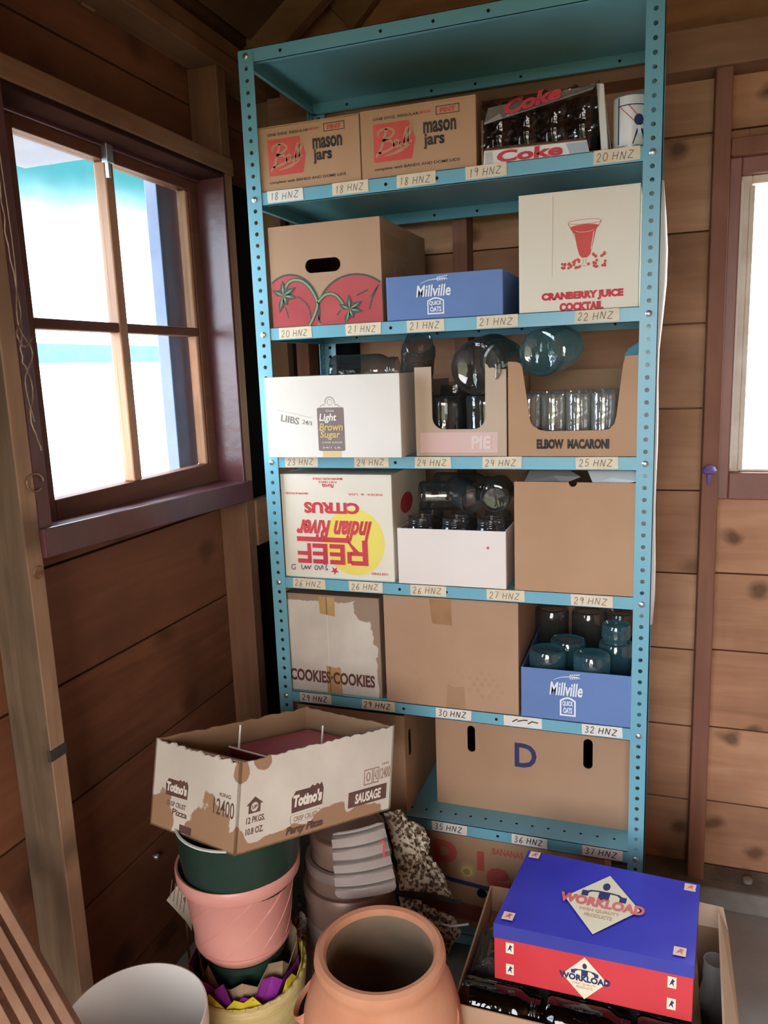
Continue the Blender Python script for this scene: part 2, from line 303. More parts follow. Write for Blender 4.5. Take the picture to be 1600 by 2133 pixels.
# ================================================================== mesh helpers
class MB:
    def __init__(s): s.v = []; s.f = []; s.m = []
    def add(s, vs, fs, mi=0, M=None):
        o = len(s.v)
        s.v += [tuple(M @ Vector(p)) if M is not None else tuple(p) for p in vs]
        s.f += [tuple(i+o for i in f) for f in fs]; s.m += [mi]*len(fs); return s
    def box(s, x0, x1, y0, y1, z0, z1, mi=0, M=None):
        vs = [(x, y, z) for z in (z0, z1) for y in (y0, y1) for x in (x0, x1)]
        return s.add(vs, [(0, 2, 3, 1), (4, 5, 7, 6), (0, 1, 5, 4), (2, 6, 7, 3), (0, 4, 6, 2), (1, 3, 7, 5)], mi, M)
    def hexa(s, p, mi=0):   # eight corners in the same order as box
        return s.add(p, [(0, 2, 3, 1), (4, 5, 7, 6), (0, 1, 5, 4), (2, 6, 7, 3), (0, 4, 6, 2), (1, 3, 7, 5)], mi)
    def lathe(s, prof, seg=32, M=None, mi=0, cap=True):
        vs = []; fs = []
        for r, z in prof:
            for k in range(seg): a = 2*pi*k/seg; vs.append((r*cos(a), r*sin(a), z))
        for i in range(len(prof)-1):
            for k in range(seg):
                k2 = (k+1) % seg; fs.append((i*seg+k, i*seg+k2, (i+1)*seg+k2, (i+1)*seg+k))
        if cap:
            if prof[0][0] > 1e-6: fs.append(tuple(range(seg))[::-1])
            if prof[-1][0] > 1e-6: fs.append(tuple((len(prof)-1)*seg+k for k in range(seg)))
        return s.add(vs, fs, mi, M)
    def tube(s, pts, r, seg=6, mi=0):
        pts = [Vector(p) for p in pts]; vs = []; fs = []
        for i, p in enumerate(pts):
            d = (pts[min(i+1, len(pts)-1)]-pts[max(i-1, 0)]).normalized()
            u = d.cross(Vector((0.3, .5, .81))).normalized(); w = d.cross(u)
            for k in range(seg): a = 2*pi*k/seg; vs.append(p+(u*cos(a)+w*sin(a))*r)
        for i in range(len(pts)-1):
            for k in range(seg): k2 = (k+1) % seg; fs.append((i*seg+k, i*seg+k2, (i+1)*seg+k2, (i+1)*seg+k))
        fs.append(tuple(range(seg))[::-1]); fs.append(tuple((len(pts)-1)*seg+k for k in range(seg)))
        return s.add(vs, fs, mi)
    def beam(s, a, b, w, h, side, mi=0):   # rectangular bar a->b, width w along side vector, height h across
        a = Vector(a); b = Vector(b); d = (b-a).normalized(); u = Vector(side); u = (u-d*u.dot(d)).normalized(); n = d.cross(u)
        p = []
        for q in (a, b):
            for sn in (-1, 1):
                for su in (-1, 1): p.append(q+u*su*w/2+n*sn*h/2)
        return s.hexa(p, mi)
def link(name, me, mats, parent=None, smooth=False, bevel=0, M=None, sol=0):
    o = bpy.data.objects.new(name, me); COL.objects.link(o)
    for m in (mats if isinstance(mats, (list, tuple)) else [mats]): me.materials.append(m)
    if smooth:
        for p in me.polygons: p.use_smooth = True
        try: me.set_sharp_from_angle(angle=radians(40))
        except Exception: pass
    if parent is not None: o.parent = parent
    if sol:
        md = o.modifiers.new('thickness', 'SOLIDIFY'); md.thickness = sol; md.offset = -1
    if bevel:
        md = o.modifiers.new('edge', 'BEVEL'); md.width = bevel; md.segments = 2; md.limit_method = 'ANGLE'
    return o
def obj(name, mb, mats, parent=None, smooth=False, bevel=0, origin=(0, 0, 0), sol=0, fix=False):
    me = bpy.data.meshes.new(name); ox, oy, oz = origin
    me.from_pydata([(x-ox, y-oy, z-oz) for x, y, z in mb.v], [], mb.f); me.update()
    if len(set(mb.m)) > 1:
        me.polygons.foreach_set('material_index', mb.m)
    if fix:
        bm = bmesh.new(); bm.from_mesh(me); bmesh.ops.recalc_face_normals(bm, faces=bm.faces); bm.to_mesh(me); bm.free()
    o = link(name, me, mats, parent, smooth, bevel, sol=sol)
    if parent is None: o.location = origin
    return o
def tag(o, label=None, cat=None, group=None, kind=None):
    if label: o['label'] = label
    if cat: o['category'] = cat
    if group: o['group'] = group
    if kind: o['kind'] = kind
    return o
def struct(name, mb, mats, bevel=0, parent=None, smooth=False):
    o = obj(name, mb, mats, parent, smooth, bevel)
    if parent is None: o['kind'] = 'structure'
    return o
class Thing:
    """an Empty at the thing's base; parts are written in world coordinates (or in own space when M is given)"""
    def __init__(s, name, label, cat, origin=(0, 0, 0), group=None, M=None):
        s.o = bpy.data.objects.new(name, None); COL.objects.link(s.o); s.o.empty_display_size = .05
        if M is not None: s.o.matrix_world = M; s.org = (0, 0, 0)
        else: s.o.location = origin; s.org = origin
        tag(s.o, label, cat, group)
    def part(s, name, mb, mats, parent=None, smooth=False, bevel=0, label=None, sol=0, fix=False, kind=None):
        p = parent if parent is not None else s.o
        o = obj(name, mb, mats, p, smooth, bevel, s.org, sol, fix)
        if label: o['label'] = label
        if kind: o['kind'] = kind
        return o
def to_mesh(cu):
    o = bpy.data.objects.new('tmp', cu); COL.objects.link(o)
    dg = bpy.context.evaluated_depsgraph_get(); dg.update()
    me = bpy.data.meshes.new_from_object(o.evaluated_get(dg))
    vs = [tuple(v.co) for v in me.vertices]; fs = [tuple(p.vertices) for p in me.polygons]
    bpy.data.objects.remove(o); bpy.data.curves.remove(cu); bpy.data.meshes.remove(me)
    return vs, fs
class Plane:
    """a face of a thing: o + x u + y v, n points out of it"""
    def __init__(s, o, u, v):
        s.o = Vector(o); s.u = Vector(u); s.v = Vector(v); s.n = s.u.cross(s.v).normalized()
    def p(s, x, y, d=0): return s.o+s.u*x+s.v*y+s.n*d
def front(y): return Plane((0, y, 0), (1, 0, 0), (0, 0, 1))
def shape2d(loops, t):
    cu = bpy.data.curves.new('c', 'CURVE'); cu.dimensions = '2D'; cu.fill_mode = 'BOTH'; cu.extrude = t/2
    for lp in loops:
        sp = cu.splines.new('POLY'); sp.points.add(len(lp)-1); sp.use_cyclic_u = True
        for i, (x, y) in enumerate(lp): sp.points[i].co = (x, y, 0, 1)
    return to_mesh(cu)
def flat(mb, pl, loops, t=.0005, lift=0, mi=0):
    vs, fs = shape2d(loops, t)
    return mb.add([pl.p(x, y, z+t/2+lift) for x, y, z in vs], fs, mi)
def text(mb, pl, s, rect, bold=0.0, shear=0.0, t=.0004, lift=0.0002, mi=0, flip=False, curve=0.0, space=1.0):
    cu = bpy.data.curves.new('t', 'FONT'); cu.body = s; cu.size = 1; cu.shear = shear; cu.offset = bold*1.45+.004; cu.extrude = .001; cu.space_character = space; cu.resolution_u = 3; cu.space_line = .95
    vs, fs = to_mesh(cu)
    if not vs: return mb
    x0 = min(v[0] for v in vs); x1 = max(v[0] for v in vs); y0 = min(v[1] for v in vs); y1 = max(v[1] for v in vs)
    a0, b0, a1, b1 = rect; w = []
    for x, y, z in vs:
        fx = (x-x0)/(x1-x0); fy = (y-y0)/(y1-y0)
        if flip: fx = 1-fx; fy = 1-fy
        w.append(pl.p(a0+fx*(a1-a0), b0+fy*(b1-b0)-curve*(2*fx-1)**2, lift+(t if z > 0 else 0)))
    return mb.add(w, fs, mi)
def stroke(mb, pl, pts, w, lift=.0003, mi=0, taper=None):
    """a pen line on a face"""
    n = len(pts)
    if n < 2: return mb
    L = []; R = []
    for i in range(n):
        a = pts[max(i-1, 0)]; b = pts[min(i+1, n-1)]; dx, dy = b[0]-a[0], b[1]-a[1]; l = math.hypot(dx, dy) or 1
        ww = (w[i] if isinstance(w, list) else w)/2
        L.append((pts[i][0]-dy/l*ww, pts[i][1]+dx/l*ww)); R.append((pts[i][0]+dy/l*ww, pts[i][1]-dx/l*ww))
    vs = [pl.p(*q, lift) for q in L]+[pl.p(*q, lift) for q in R]
    return mb.add(vs, [(i, n+i, n+i+1, i+1) for i in range(n-1)], mi)
def smooth_pts(pts, k=6):
    r = []; n = len(pts)
    for i in range(n-1):
        p0 = pts[max(i-1, 0)]; p1 = pts[i]; p2 = pts[i+1]; p3 = pts[min(i+2, n-1)]
        for j in range(k):
            t = j/k
            r.append(tuple(.5*((2*p1[c])+(-p0[c]+p2[c])*t+(2*p0[c]-5*p1[c]+4*p2[c]-p3[c])*t*t+(-p0[c]+3*p1[c]-3*p2[c]+p3[c])*t**3) for c in range(len(p1))))
    r.append(tuple(pts[-1])); return r
def circ(cx, cy, rx, ry=None, n=24, a0=0, a1=2*pi):
    ry = rx if ry is None else ry
    m = n if abs(a1-a0-2*pi) < 1e-6 else n+1
    return [(cx+rx*cos(a0+(a1-a0)*i/n), cy+ry*sin(a0+(a1-a0)*i/n)) for i in range(m)]
def rrect(x0, y0, x1, y1, r, n=5):
    p = []
    for cx, cy, a in ((x1-r, y0+r, -pi/2), (x1-r, y1-r, 0), (x0+r, y1-r, pi/2), (x0+r, y0+r, pi)):
        p += [(cx+r*cos(a+pi/2*i/n), cy+r*sin(a+pi/2*i/n)) for i in range(n+1)]
    return p
def rect(x0, y0, x1, y1): return [(x0, y0), (x1, y0), (x1, y1), (x0, y1)]
GL = {'0': [[(.5, 1), (.1, .8), (.05, .3), (.4, 0), (.8, .2), (.85, .7), (.5, 1)]], '1': [[(.35, .8), (.55, 1), (.5, 0)]], '2': [[(.05, .75), (.35, 1), (.7, .8), (.6, .5), (.05, 0), (.85, .05)]],
      '3': [[(.1, .9), (.5, 1), (.7, .75), (.35, .52), (.75, .3), (.5, 0), (.05, .1)]], '4': [[(.25, 1), (.05, .45), (.8, .5)], [(.65, .95), (.6, 0)]], '5': [[(.8, 1), (.25, .95), (.15, .55), (.6, .55), (.75, .25), (.4, 0), (.05, .1)]],
      '6': [[(.7, 1), (.25, .65), (.1, .2), (.45, 0), (.75, .25), (.45, .48), (.12, .25)]], '7': [[(.05, .95), (.8, 1), (.3, 0)]], '8': [[(.75, .9), (.35, 1), (.15, .75), (.7, .3), (.4, 0), (.1, .25), (.75, .85)]], '9': [[(.75, .8), (.4, 1), (.1, .75), (.4, .5), (.75, .8), (.6, 0)]],
      'H': [[(.1, 1), (.05, 0)], [(.85, 1), (.8, 0)], [(.05, .5), (.85, .52)]], 'N': [[(.05, 0), (.15, 1)], [(.15, 1), (.75, 0)], [(.75, 0), (.9, 1)]], 'Z': [[(.1, 1), (.9, .95)], [(.9, .95), (.05, .05)], [(.05, .05), (.95, 0)]]}
def scrawl(mb, pl, s, rc, w=.0016, mi=0, slant=.18):
    x0, y0, x1, y1 = rc; n = len(s); cw = (x1-x0)/n
    for i, ch in enumerate(s):
        if ch not in GL: continue
        jy = random.uniform(-.08, .08)*(y1-y0)
        for st in GL[ch]:
            q = [(x0+cw*(i+.08+.78*(px+slant*(py-.5))), y0+jy+(y1-y0)*py) for px, py in st]
            if len(q) > 3: q = smooth_pts(q, 4)
            stroke(mb, pl, q, w, .0004, mi)

# ================================================================== the room
def cut(r, holes):
    """rectangle (u0,u1,v0,v1) minus rectangular holes"""
    out = [r]
    for h in holes:
        nx = []
        for (a, b, c, d) in out:
            x0, x1, y0, y1 = max(a, h[0]), min(b, h[1]), max(c, h[2]), min(d, h[3])
            if x0 >= x1 or y0 >= y1: nx.append((a, b, c, d)); continue
            if a < x0: nx.append((a, x0, c, d))
            if x1 < b: nx.append((x1, b, c, d))
            if c < y0: nx.append((x0, x1, c, y0))
            if y1 < d: nx.append((x0, x1, y1, d))
        out = nx
    return out
YB = 0.5      # back wall boards
XW = -0.25    # left wall boards
XR = 2.75; YR = -3.2
fl = MB(); fl.box(XW-.1, XR+.1, YR-.1, YB+.1, -.1, 0)
struct('floor', fl, CONC)
g = MB(); g.box(-40, XW-.12, YR-.12, 40, -.3, -.2); g.box(XW-.12, 40, YB+.12, 40, -.3, -.2)
struct('ground_outside', g, GROUND)
g = MB(); g.box(-12, 40, -40, YR-.12, -.3, -.2); g.box(XR+.12, 40, YR-.12, YB+.12, -.3, -.2)
struct('grass_outside', g, GRASS)

# left wall: wide boards between the studs
lw = MB(); WIN1 = (-.60, .15, 1.19, 2.01); WIN3 = (-2.55, -1.45, 1.0, 2.05)
zs = [0.0, .13, .375, .625, .885, 1.135, 1.39, 1.65, 1.91, 2.175, 2.32]
for i in range(len(zs)-1):
    for (a, b, c, d) in cut((YR, YB, zs[i]+.0025, zs[i+1]-.0025), [WIN1, WIN3]):
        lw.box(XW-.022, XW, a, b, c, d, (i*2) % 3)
lw.box(XW-.03, XW-.024, YR, WIN3[0], 0, 2.32, 1); lw.box(XW-.03, XW-.024, WIN3[1], WIN1[0], 0, 2.32, 1); lw.box(XW-.03, XW-.024, WIN3[0], WIN3[1], 0, WIN3[2], 1); lw.box(XW-.03, XW-.024, WIN3[0], WIN3[1], WIN3[3], 2.32, 1); lw.box(XW-.03, XW-.024, WIN1[1], YB, 0, 2.32, 1); lw.box(XW-.03, XW-.024, WIN1[0], WIN1[1], 0, WIN1[2], 1); lw.box(XW-.03, XW-.024, WIN1[0], WIN1[1], WIN1[3], 2.32, 1)
struct('wall_left', lw, W_LEFT, .0015)
# back wall
WIN2 = (1.085, 1.87, 1.20, 1.925)
bw = MB(); zb = [.0, .06, .259, .484, .710, .927, 1.156, 1.374, 1.590, 1.815, 2.039, 2.262, 2.49, 2.72, 2.95, 3.2, 3.5]
for i in range(len(zb)-1):
    for (a, b, c, d) in cut((XW, XR, zb[i]+.002, zb[i+1]-.002), [WIN2]):
        if a < 1.0 and b > 1.03 and i < 10:
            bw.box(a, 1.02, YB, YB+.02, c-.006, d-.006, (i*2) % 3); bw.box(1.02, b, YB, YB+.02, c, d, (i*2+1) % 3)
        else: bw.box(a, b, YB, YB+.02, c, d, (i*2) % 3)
for (a, b, c, d) in cut((XW, XR, 0, 3.5), [WIN2]): bw.box(a, b, YB+.022, YB+.03, c, d, 1)
struct('wall_back', bw, W_BACK, .0015)
rw = MB(); rw.box(XR, XR+.03, YR, YB, 0, 2.4); struct('wall_right', rw, W_BACK[1])
fw = MB()
for (a, b, c, d) in cut((XW, XR, 0, 3.5), [(DOOR[0], DOOR[1], 0, DOOR[2])]): fw.box(a, b, YR-.03, YR, c, d)
struct('wall_front', fw, W_BACK[2])
# roof: two slopes, ridge along y
XM = 1.25; ZE = 2.34; ZR = 3.45
ro = MB()
def slope(x0, z0, x1, z1, n):
    for i in range(n):
        t0 = i/n+.004; t1 = (i+1)/n-.004
        a = (x0+(x1-x0)*t0, z0+(z1-z0)*t0); b = (x0+(x1-x0)*t1, z0+(z1-z0)*t1)
        ro.hexa([(a[0], YR-.2, a[1]), (b[0], YR-.2, b[1]), (a[0], YB+.25, a[1]), (b[0], YB+.25, b[1]), (a[0], YR-.2, a[1]+.02), (b[0], YR-.2, b[1]+.02), (a[0], YB+.25, a[1]+.02), (b[0], YB+.25, b[1]+.02)], 0)
    ro.hexa([(x0, YR-.2, z0+.022), (x1, YR-.2, z1+.022), (x0, YB+.25, z0+.022), (x1, YB+.25, z1+.022), (x0, YR-.2, z0+.03), (x1, YR-.2, z1+.03), (x0, YB+.25, z0+.03), (x1, YB+.25, z1+.03)], 0)
slope(XW-.12, ZE-.085, XM, ZR, 9); slope(XM, ZR, XR+.12, ZE-.085, 9)
struct('ceiling', ro, W_ROOF)
# rafters
k = (ZR-ZE)/(XM-XW)
rf = 0
for y in (.40, -.22, -.85, -1.5, -2.1, -2.7):
    m = MB(); m.beam((XW-.02, y, ZE-.05), (XM, y, ZR-.055), .04, .09, (0, 1, 0)); m.beam((XM, y, ZR-.055), (XR+.02, y, ZE-.05), .04, .09, (0, 1, 0))
    rf += 1; struct('trim_%d' % rf, m, W_RAFTER, .002)
# plates and studs
def trim(m, mat, bevel=.003):
    global rf
    rf += 1; return struct('trim_%d' % rf, m, mat, bevel)
m = MB(); m.box(XW, -.16, YR, YB, 2.258, 2.296); trim(m, W_PLATEY)
m = MB(); m.box(XW, -.165, YR, YB, 2.298, 2.336); trim(m, W_PLATEY)
m = MB(); m.box(-.16, XR, .41, YB, 2.16, 2.25); trim(m, W_PLATE)
m = MB(); m.box(XW, -.16, -.645, -.605, 0, 2.258); m.m[2] = 1; trim(m, [W_STUDL, W_STUDD])                 # stud left of the window, its near face in a darker wood
m = MB(); m.box(XW, -.165, .152, .195, 0, 1.185); m.box(XW, -.165, .152, .195, 2.045, 2.258); trim(m, W_STUDC)
m = MB(); m.box(XW, -.166, .162, .197, 1.185, 2.045); trim(m, W_STUD)
m = MB(); m.box(XW, -.242, .198, .449, .02, 2.02); m.box(XW, .055, .4915, .4995, .02, 2.02); trim(m, CORNER_SHADE)    # added near-black sheets, painted shade for the corner's shadow gap
m = MB(); m.box(XW, -.16, YB-.05, YB-.01, 0, 2.258); trim(m, W_STUD)
m = MB(); m.box(-.185, -.16, .197, YB-.05, 1.022, 1.152); trim(m, W_PLATEY)           # block beside the stud
for y in (-1.4, -2.62, -3.1):
    m = MB(); m.box(XW, -.16, y, y+.04, 0, 2.258); trim(m, W_STUD)
for x in (.36, -.12):
    m = MB(); m.box(x, x+.04, .425, YB, 0, 2.16); trim(m, W_STUDR)
m = MB(); m.hexa([(1.003, .42, 0), (1.046, .42, 0), (1.003, YB, 0), (1.046, YB, 0), (1.001, .42, 2.16), (1.038, .42, 2.16), (1.001, YB, 2.16), (1.038, YB, 2.16)]); trim(m, W_STUDR)
m = MB(); m.box(1.92, 1.96, .42, YB, 0, 2.16); trim(m, W_STUDR)
m = MB(); m.box(1.04, 1.92, .43, YB, 1.965, 2.005); trim(m, W_STUDR)
m = MB(); m.beam((.05, .47, 2.44), (.42, .47, 2.78), .025, .10, (0, 1, 0)); trim(m, W_RAFTER)    # brace on the gable
m = MB(); m.box(-.16, XR, .385, YB, 0, .062); trim(m, SILLC, .006)                     # dusty footing
# ---- window 1 (left wall): painted frame, header, sill and a four-light sash
h = MB(); h.box(XW, -.158, -.645, .195, 2.003, 2.044); trim(h, W_PLATEY)
h = MB(); h.box(XW+.02, -.162, -.572, .150, 1.992, 2.003); trim(h, plain('shaded_head_jamb', (.035, .015, .012), .9, 0, .0))  # shade under the header is put into the jamb's near-black colour
w1 = MB(); w1.box(XW-.03, -.166, .150, .1625, 1.19, 2.0); w1.box(XW-.03, -.161, -.605, -.572, 1.19, 2.0); w1.box(XW-.03, -.232, -.572, .150, 1.985, 2.0)
w1o = struct('window_1', w1, PAINT, .002)
s = MB(); s.hexa([(XW-.03, -.606, 1.18), (-.150, -.606, 1.182), (XW-.03, .168, 1.165), (-.150, .168, 1.158), (XW-.03, -.606, 1.225), (-.150, -.606, 1.238), (XW-.03, .168, 1.215), (-.150, .168, 1.212)])
struct('window_sill', s, PAINT, .003, w1o)
s = MB(); xg = XW-.012
s.box(xg-.016, xg+.018, -.572, -.468, 1.205, 1.985); s.box(xg-.016, xg+.018, .112, .150, 1.205, 1.985)
s.box(xg-.016, xg+.018, -.468, .112, 1.205, 1.265); s.box(xg-.016, xg+.018, -.468, .112, 1.962, 1.992)
so = struct('window_sash', s, SASH, .002, w1o)
s = MB(); s.box(xg-.012, xg+.020, -.214+.0, -.186, 1.265, 1.962); s.box(xg-.012, xg+.014, .098, .112, 1.265, 1.962)
struct('window_muntin', s, MUNT, .004, so)
s = MB(); s.box(xg-.012, xg+.016, -.468, .112, 1.600, 1.622); struct('window_muntin', s, SASH, .004, so)
s = MB(); s.box(xg-.003, xg, -.468, .112, 1.60, 1.962); s.add([(xg, y, z) for y, z in ((-.468, 1.265), (.05, 1.265), (.098, 1.27), (.100, 1.43), (.075, 1.475), (.065, 1.61), (-.468, 1.61))], [(0, 1, 2, 3, 4, 5, 6)])
struct('window_pane', s, PANE, 0, so)
s = MB(); s.box(xg+.018, xg+.034, -.222, -.200, 1.955, 1.998, 0); s.box(xg+.02, xg+.03, -.215, -.207, 1.925, 1.96, 0)
lk = struct('window_catch', s, BOLT, .002, so)
s = MB(); s.box(xg+.02, xg+.05, -.57, .15, 1.222, 1.228)
w3 = MB()
for (a, b, c, d) in cut((WIN3[0]-.03, WIN3[1]+.03, WIN3[2]-.03, WIN3[3]+.03), [WIN3]): w3.box(XW-.03, -.17, a, b, c, d)
w3.box(XW-.02, XW, (WIN3[0]+WIN3[1])/2-.015, (WIN3[0]+WIN3[1])/2+.015, WIN3[2], WIN3[3]); w3.box(XW-.02, XW, WIN3[0], WIN3[1], 1.52, 1.545)
w3o = struct('window_3', w3, SASH, .002)
s = MB(); s.box(XW-.012, XW-.009, WIN3[0], WIN3[1], WIN3[2], WIN3[3]); struct('window_pane', s, PANE, 0, w3o)
# ---- window 2 (back wall, right)
w2 = MB()
for (a, b, c, d) in cut((1.040, 1.92, 1.135, 1.965), [(1.068, 1.87, 1.205, 1.925)]): w2.box(a, b, .455, YB+.03, c, d, 0)
w2o = struct('window_2', w2, REDTRIM, .003)
s = MB()
for (a, b, c, d) in cut((1.068, 1.87, 1.205, 1.925), [(1.094, 1.845, 1.212, 1.905)]): s.box(a, b, .475, YB+.035, c, d)
s.box(1.088, 1.100, .466, .476, 1.21, 1.9)
struct('window_casing', s, RAWTRIM, .003, w2o)
s = MB(); s.box(1.094, 1.845, YB+.012, YB+.015, 1.212, 1.905); struct('window_pane', s, PANE, 0, w2o)
s = MB()
for i in range(26):   # frayed edge of the old plastic stapled round the opening
    z = 1.215+i*.0268; a = random.uniform(.004, .014); s.add([(1.068, .4735, z), (1.068-a*.5, .472, z+.009), (1.068-a, .4735, z+.013), (1.068, .4735, z+.027), (1.074, .4735, z+.027), (1.074, .4735, z)], [(0, 1, 2, 3, 4, 5)])
struct('window_plastic', s, SHEET, 0, w2o)

# ---- outside the left window
m = MB(); m.box(-.56, -.30, -.75, -.10, 2.005, 2.03); o = obj('eave_soffit', m, BLUEPAINT); tag(o, 'pale lavender eave board over the side window, seen through its top left pane', 'eave')
m = MB(); m.box(-.33, -.295, .045, .135, .9, 2.1); o = obj('shutter_board', m, BLUEPAINT, bevel=.002); tag(o, 'bluish outside casing board at the right of the side window', 'board')
m = MB(); m.box(-.352, -.333, .085, .135, 1.44, 1.66); o = obj('brown_board', m, W_STUD, bevel=.002); tag(o, 'short brown board outside the lower right pane of the side window', 'board')
m = MB(); m.box(-3.05, -3.0, -.6, 6.5, 1.62, 1.75); o = obj('garden_rail', m, TEALO); 
m = MB()
for y in (-.6, 6.4): m.box(-3.12, -3.05, y, y+.07, -.2, 1.76)
obj('rail_post', m, TEALO, o); tag(o, 'teal rail in the garden beyond the side window', 'rail')

# ================================================================== shelf unit
P = 0.0254; ZB = [.0652+12*P*k for k in range(8)]   # shelf bolt heights, ZB[0] lowest .. ZB[7] top
SW = 0.87; SD = 0.397
def surf(k): return ZB[k]+.015
unit = Thing('shelf_unit', 'tall turquoise metal shelf unit with perforated corner posts and eight shelves', 'shelf', (SW/2, SD/2, 0))
def post_mesh(sx, sy):
    """L-shaped perforated post; sx,sy = which corner"""
    mb = MB(); cx = 0 if sx < 0 else SW; yf = 0 if sy < 0 else SD
    n = 86; r = .0046; hw = .0178
    def strip(pt, u0, u1, uc):
        seg = 8
        for k in range(-2, n-1):
            zc = ZB[0]+P*k; z0, z1 = zc-P/2, zc+P/2
            rim = []; ob = []
            for j in range(seg*2):
                a = 2*pi*(j+.0)/(seg*2); c, s_ = cos(a), sin(a); rim.append(pt(uc+r*c, zc+r*s_))
                hx = (u1-uc) if c > 0 else (uc-u0); q = min(hx/abs(c) if abs(c) > 1e-6 else 9, (P/2)/abs(s_) if abs(s_) > 1e-6 else 9)
                ob.append((uc+q*c, zc+q*s_))
            # add square corners
            ring = [pt(*q) for q in ob]; vs = rim+ring; m = seg*2; fs = [(j, m+j, m+(j+1) % m, (j+1) % m) for j in range(m)]
            cs = [(u1, z1), (u0, z1), (u0, z0), (u1, z0)]
            import math as _m
            for ci, q in enumerate(cs):
                a = _m.atan2(q[1]-zc, q[0]-uc) % (2*pi); j = int(a/(2*pi)*m) % m
                vs.append(pt(*q)); fs.append((m+j, len(vs)-1, m+(j+1) % m))
            mb.add(vs, fs)
    dy = 1 if sy < 0 else -1
    strip(lambda u, z: (u, yf-.0018*dy, z), cx-hw, cx+hw, cx)
    xo = cx+sx*hw
    strip(lambda u, z: (xo, yf-.0018*dy+u*dy, z), 0, .036, .018)
    return mb
for sy in (-1, 1):
    for sx in (-1, 1):
        po = unit.part('post', post_mesh(sx, sy), TURQ, sol=.0016)
        for k in range(8):
            b = MB(); cx = 0 if sx < 0 else SW; yf = -.0018 if sy < 0 else SD+.0018
            M = Matrix.Translation((cx, yf, ZB[k])) @ Matrix.Rotation(pi/2 if sy < 0 else -pi/2, 4, 'X')
            b.lathe([(.0, .0035), (.0045, .0033), (.0066, .0015), (.0068, 0)], 12, M, cap=False)
            M2 = Matrix.Translation((cx-.0035 if sx > 0 else cx+.0035, yf, ZB[k]))
            if sy < 0: unit.part('bolt', b, BOLT, po, smooth=True)
LAB = {6: [(.033, .123, '18HNZ', 1), (.194, .28, '18HNZ', 0), (.345, .433, '18HNZ', 0), (.498, .585, '19HNZ', 0), (.758, .847, '20HNZ', 0)],
       5: [(.041, .126, '20HNZ', 0), (.211, .296, '21HNZ', 0), (.359, .445, '21HNZ', 0), (.517, .607, '21HNZ', 0), (.724, .813, '22HNZ', 0)],
       4: [(.037, .124, '23HNZ', 0), (.218, .304, '24HNZ', 0), (.367, .454, '24HNZ', 0), (.525, .612, '24HNZ', 0), (.729, .816, '25HNZ', 0)],
       3: [(.038, .127, '26HNZ', 0), (.19, .277, '26HNZ', 0), (.347, .435, '26HNZ', 0), (.531, .618, '27HNZ', 0), (.721, .81, '29HNZ', 0)],
       2: [(.039, .127, '29HNZ', 1), (.209, .297, '29HNZ', 0), (.402, .489, '30HNZ', 1), (.568, .657, '', 1), (.747, .836, '32HNZ', 1)],
       1: [(.385, .473, '35HNZ', 1), (.584, .67, '36HNZ', 1), (.751, .841, '37HNZ', 1)], 0: [], 7: []}
FR = front(0.0)
for k in range(8):
    zb = ZB[k]; t = .0012; zt = zb+.0150; zl = zb-.0150; x0, x1 = -.0155, SW+.0155; y0, y1 = .0005, SD-.0005
    m = MB(); m.box(x0, x1, y0, y1, zt-t, zt)
    m.box(x0, x1, y0, y0+t, zl, zt); m.box(x0, x1, y1-t, y1, zl, zt); m.box(x0, x0+t, y0, y1, zl, zt); m.box(x1-t, x1, y0, y1, zl, zt)
    m.box(x0, x1, y0, y0+.011, zl, zl+t); m.box(x0, x1, y1-.011, y1, zl, zl+t); m.box(x0, x0+.011, y0, y1, zl, zl+t); m.box(x1-.011, x1, y0, y1, zl, zl+t)
    m.box(.2, .24, y0+.05, y1-.05, zt-.012, zt-t) if False else None
    # punched holes along the lips
    for xx in (.085, .32, .435, .55, .785):
        M = Matrix.Translation((xx, y0-.0002, zb)) @ Matrix.Rotation(pi/2, 4, 'X'); m.lathe([(0, .0002), (.0036, .0002), (.0036, 0)], 12, M, 1, cap=False)
        M = Matrix.Translation((xx, y1-t-.0001, zb)) @ Matrix.Rotation(pi/2, 4, 'X'); m.lathe([(0, .0002), (.0036, .0002), (.0036, 0)], 12, M, 1, cap=False)
    if k in (1, 2, 3):
        for i in range(21):
            M = Matrix.Translation((.05+i*.0385, .042, zt)); m.lathe([(.0034, 0), (.0034, .0003), (0, .0003)], 10, M, 1, cap=False)
    sh = unit.part('shelf', m, [TURQ, HOLE])
    for a, b, s_, wh in LAB[k]:
        lb = MB(); zc = zb+(.001 if k != 6 else .002)
        jr = random.uniform(-.001, .001)
        flat(lb, FR, [[(a, zc-.0128), (b, zc-.0128+jr), (b+random.uniform(-.0015, .0015), zc+.0128+jr), (a+random.uniform(-.0015, .0015), zc+.0128)]], .0003, .0, 0)
        if s_: scrawl(lb, FR, s_[:2], (a+.006, zc-.008, a+.030, zc+.0075), .0019, 1); scrawl(lb, FR, s_[2:], (a+.036, zc-.0075, b-.010, zc+.007), .0021 if k < 3 else .0018, 1)
        else:
            for q in range(5): stroke(lb, FR, [(a+.02+q*.012, zc+.006-random.random()*.012), (a+.032+q*.012, zc+.006-random.random()*.012)], .003, .0004, 1)
        unit.part('paper_label', lb, [TAPE2 if wh else TAPE, INK if k < 3 else INKF], sh)
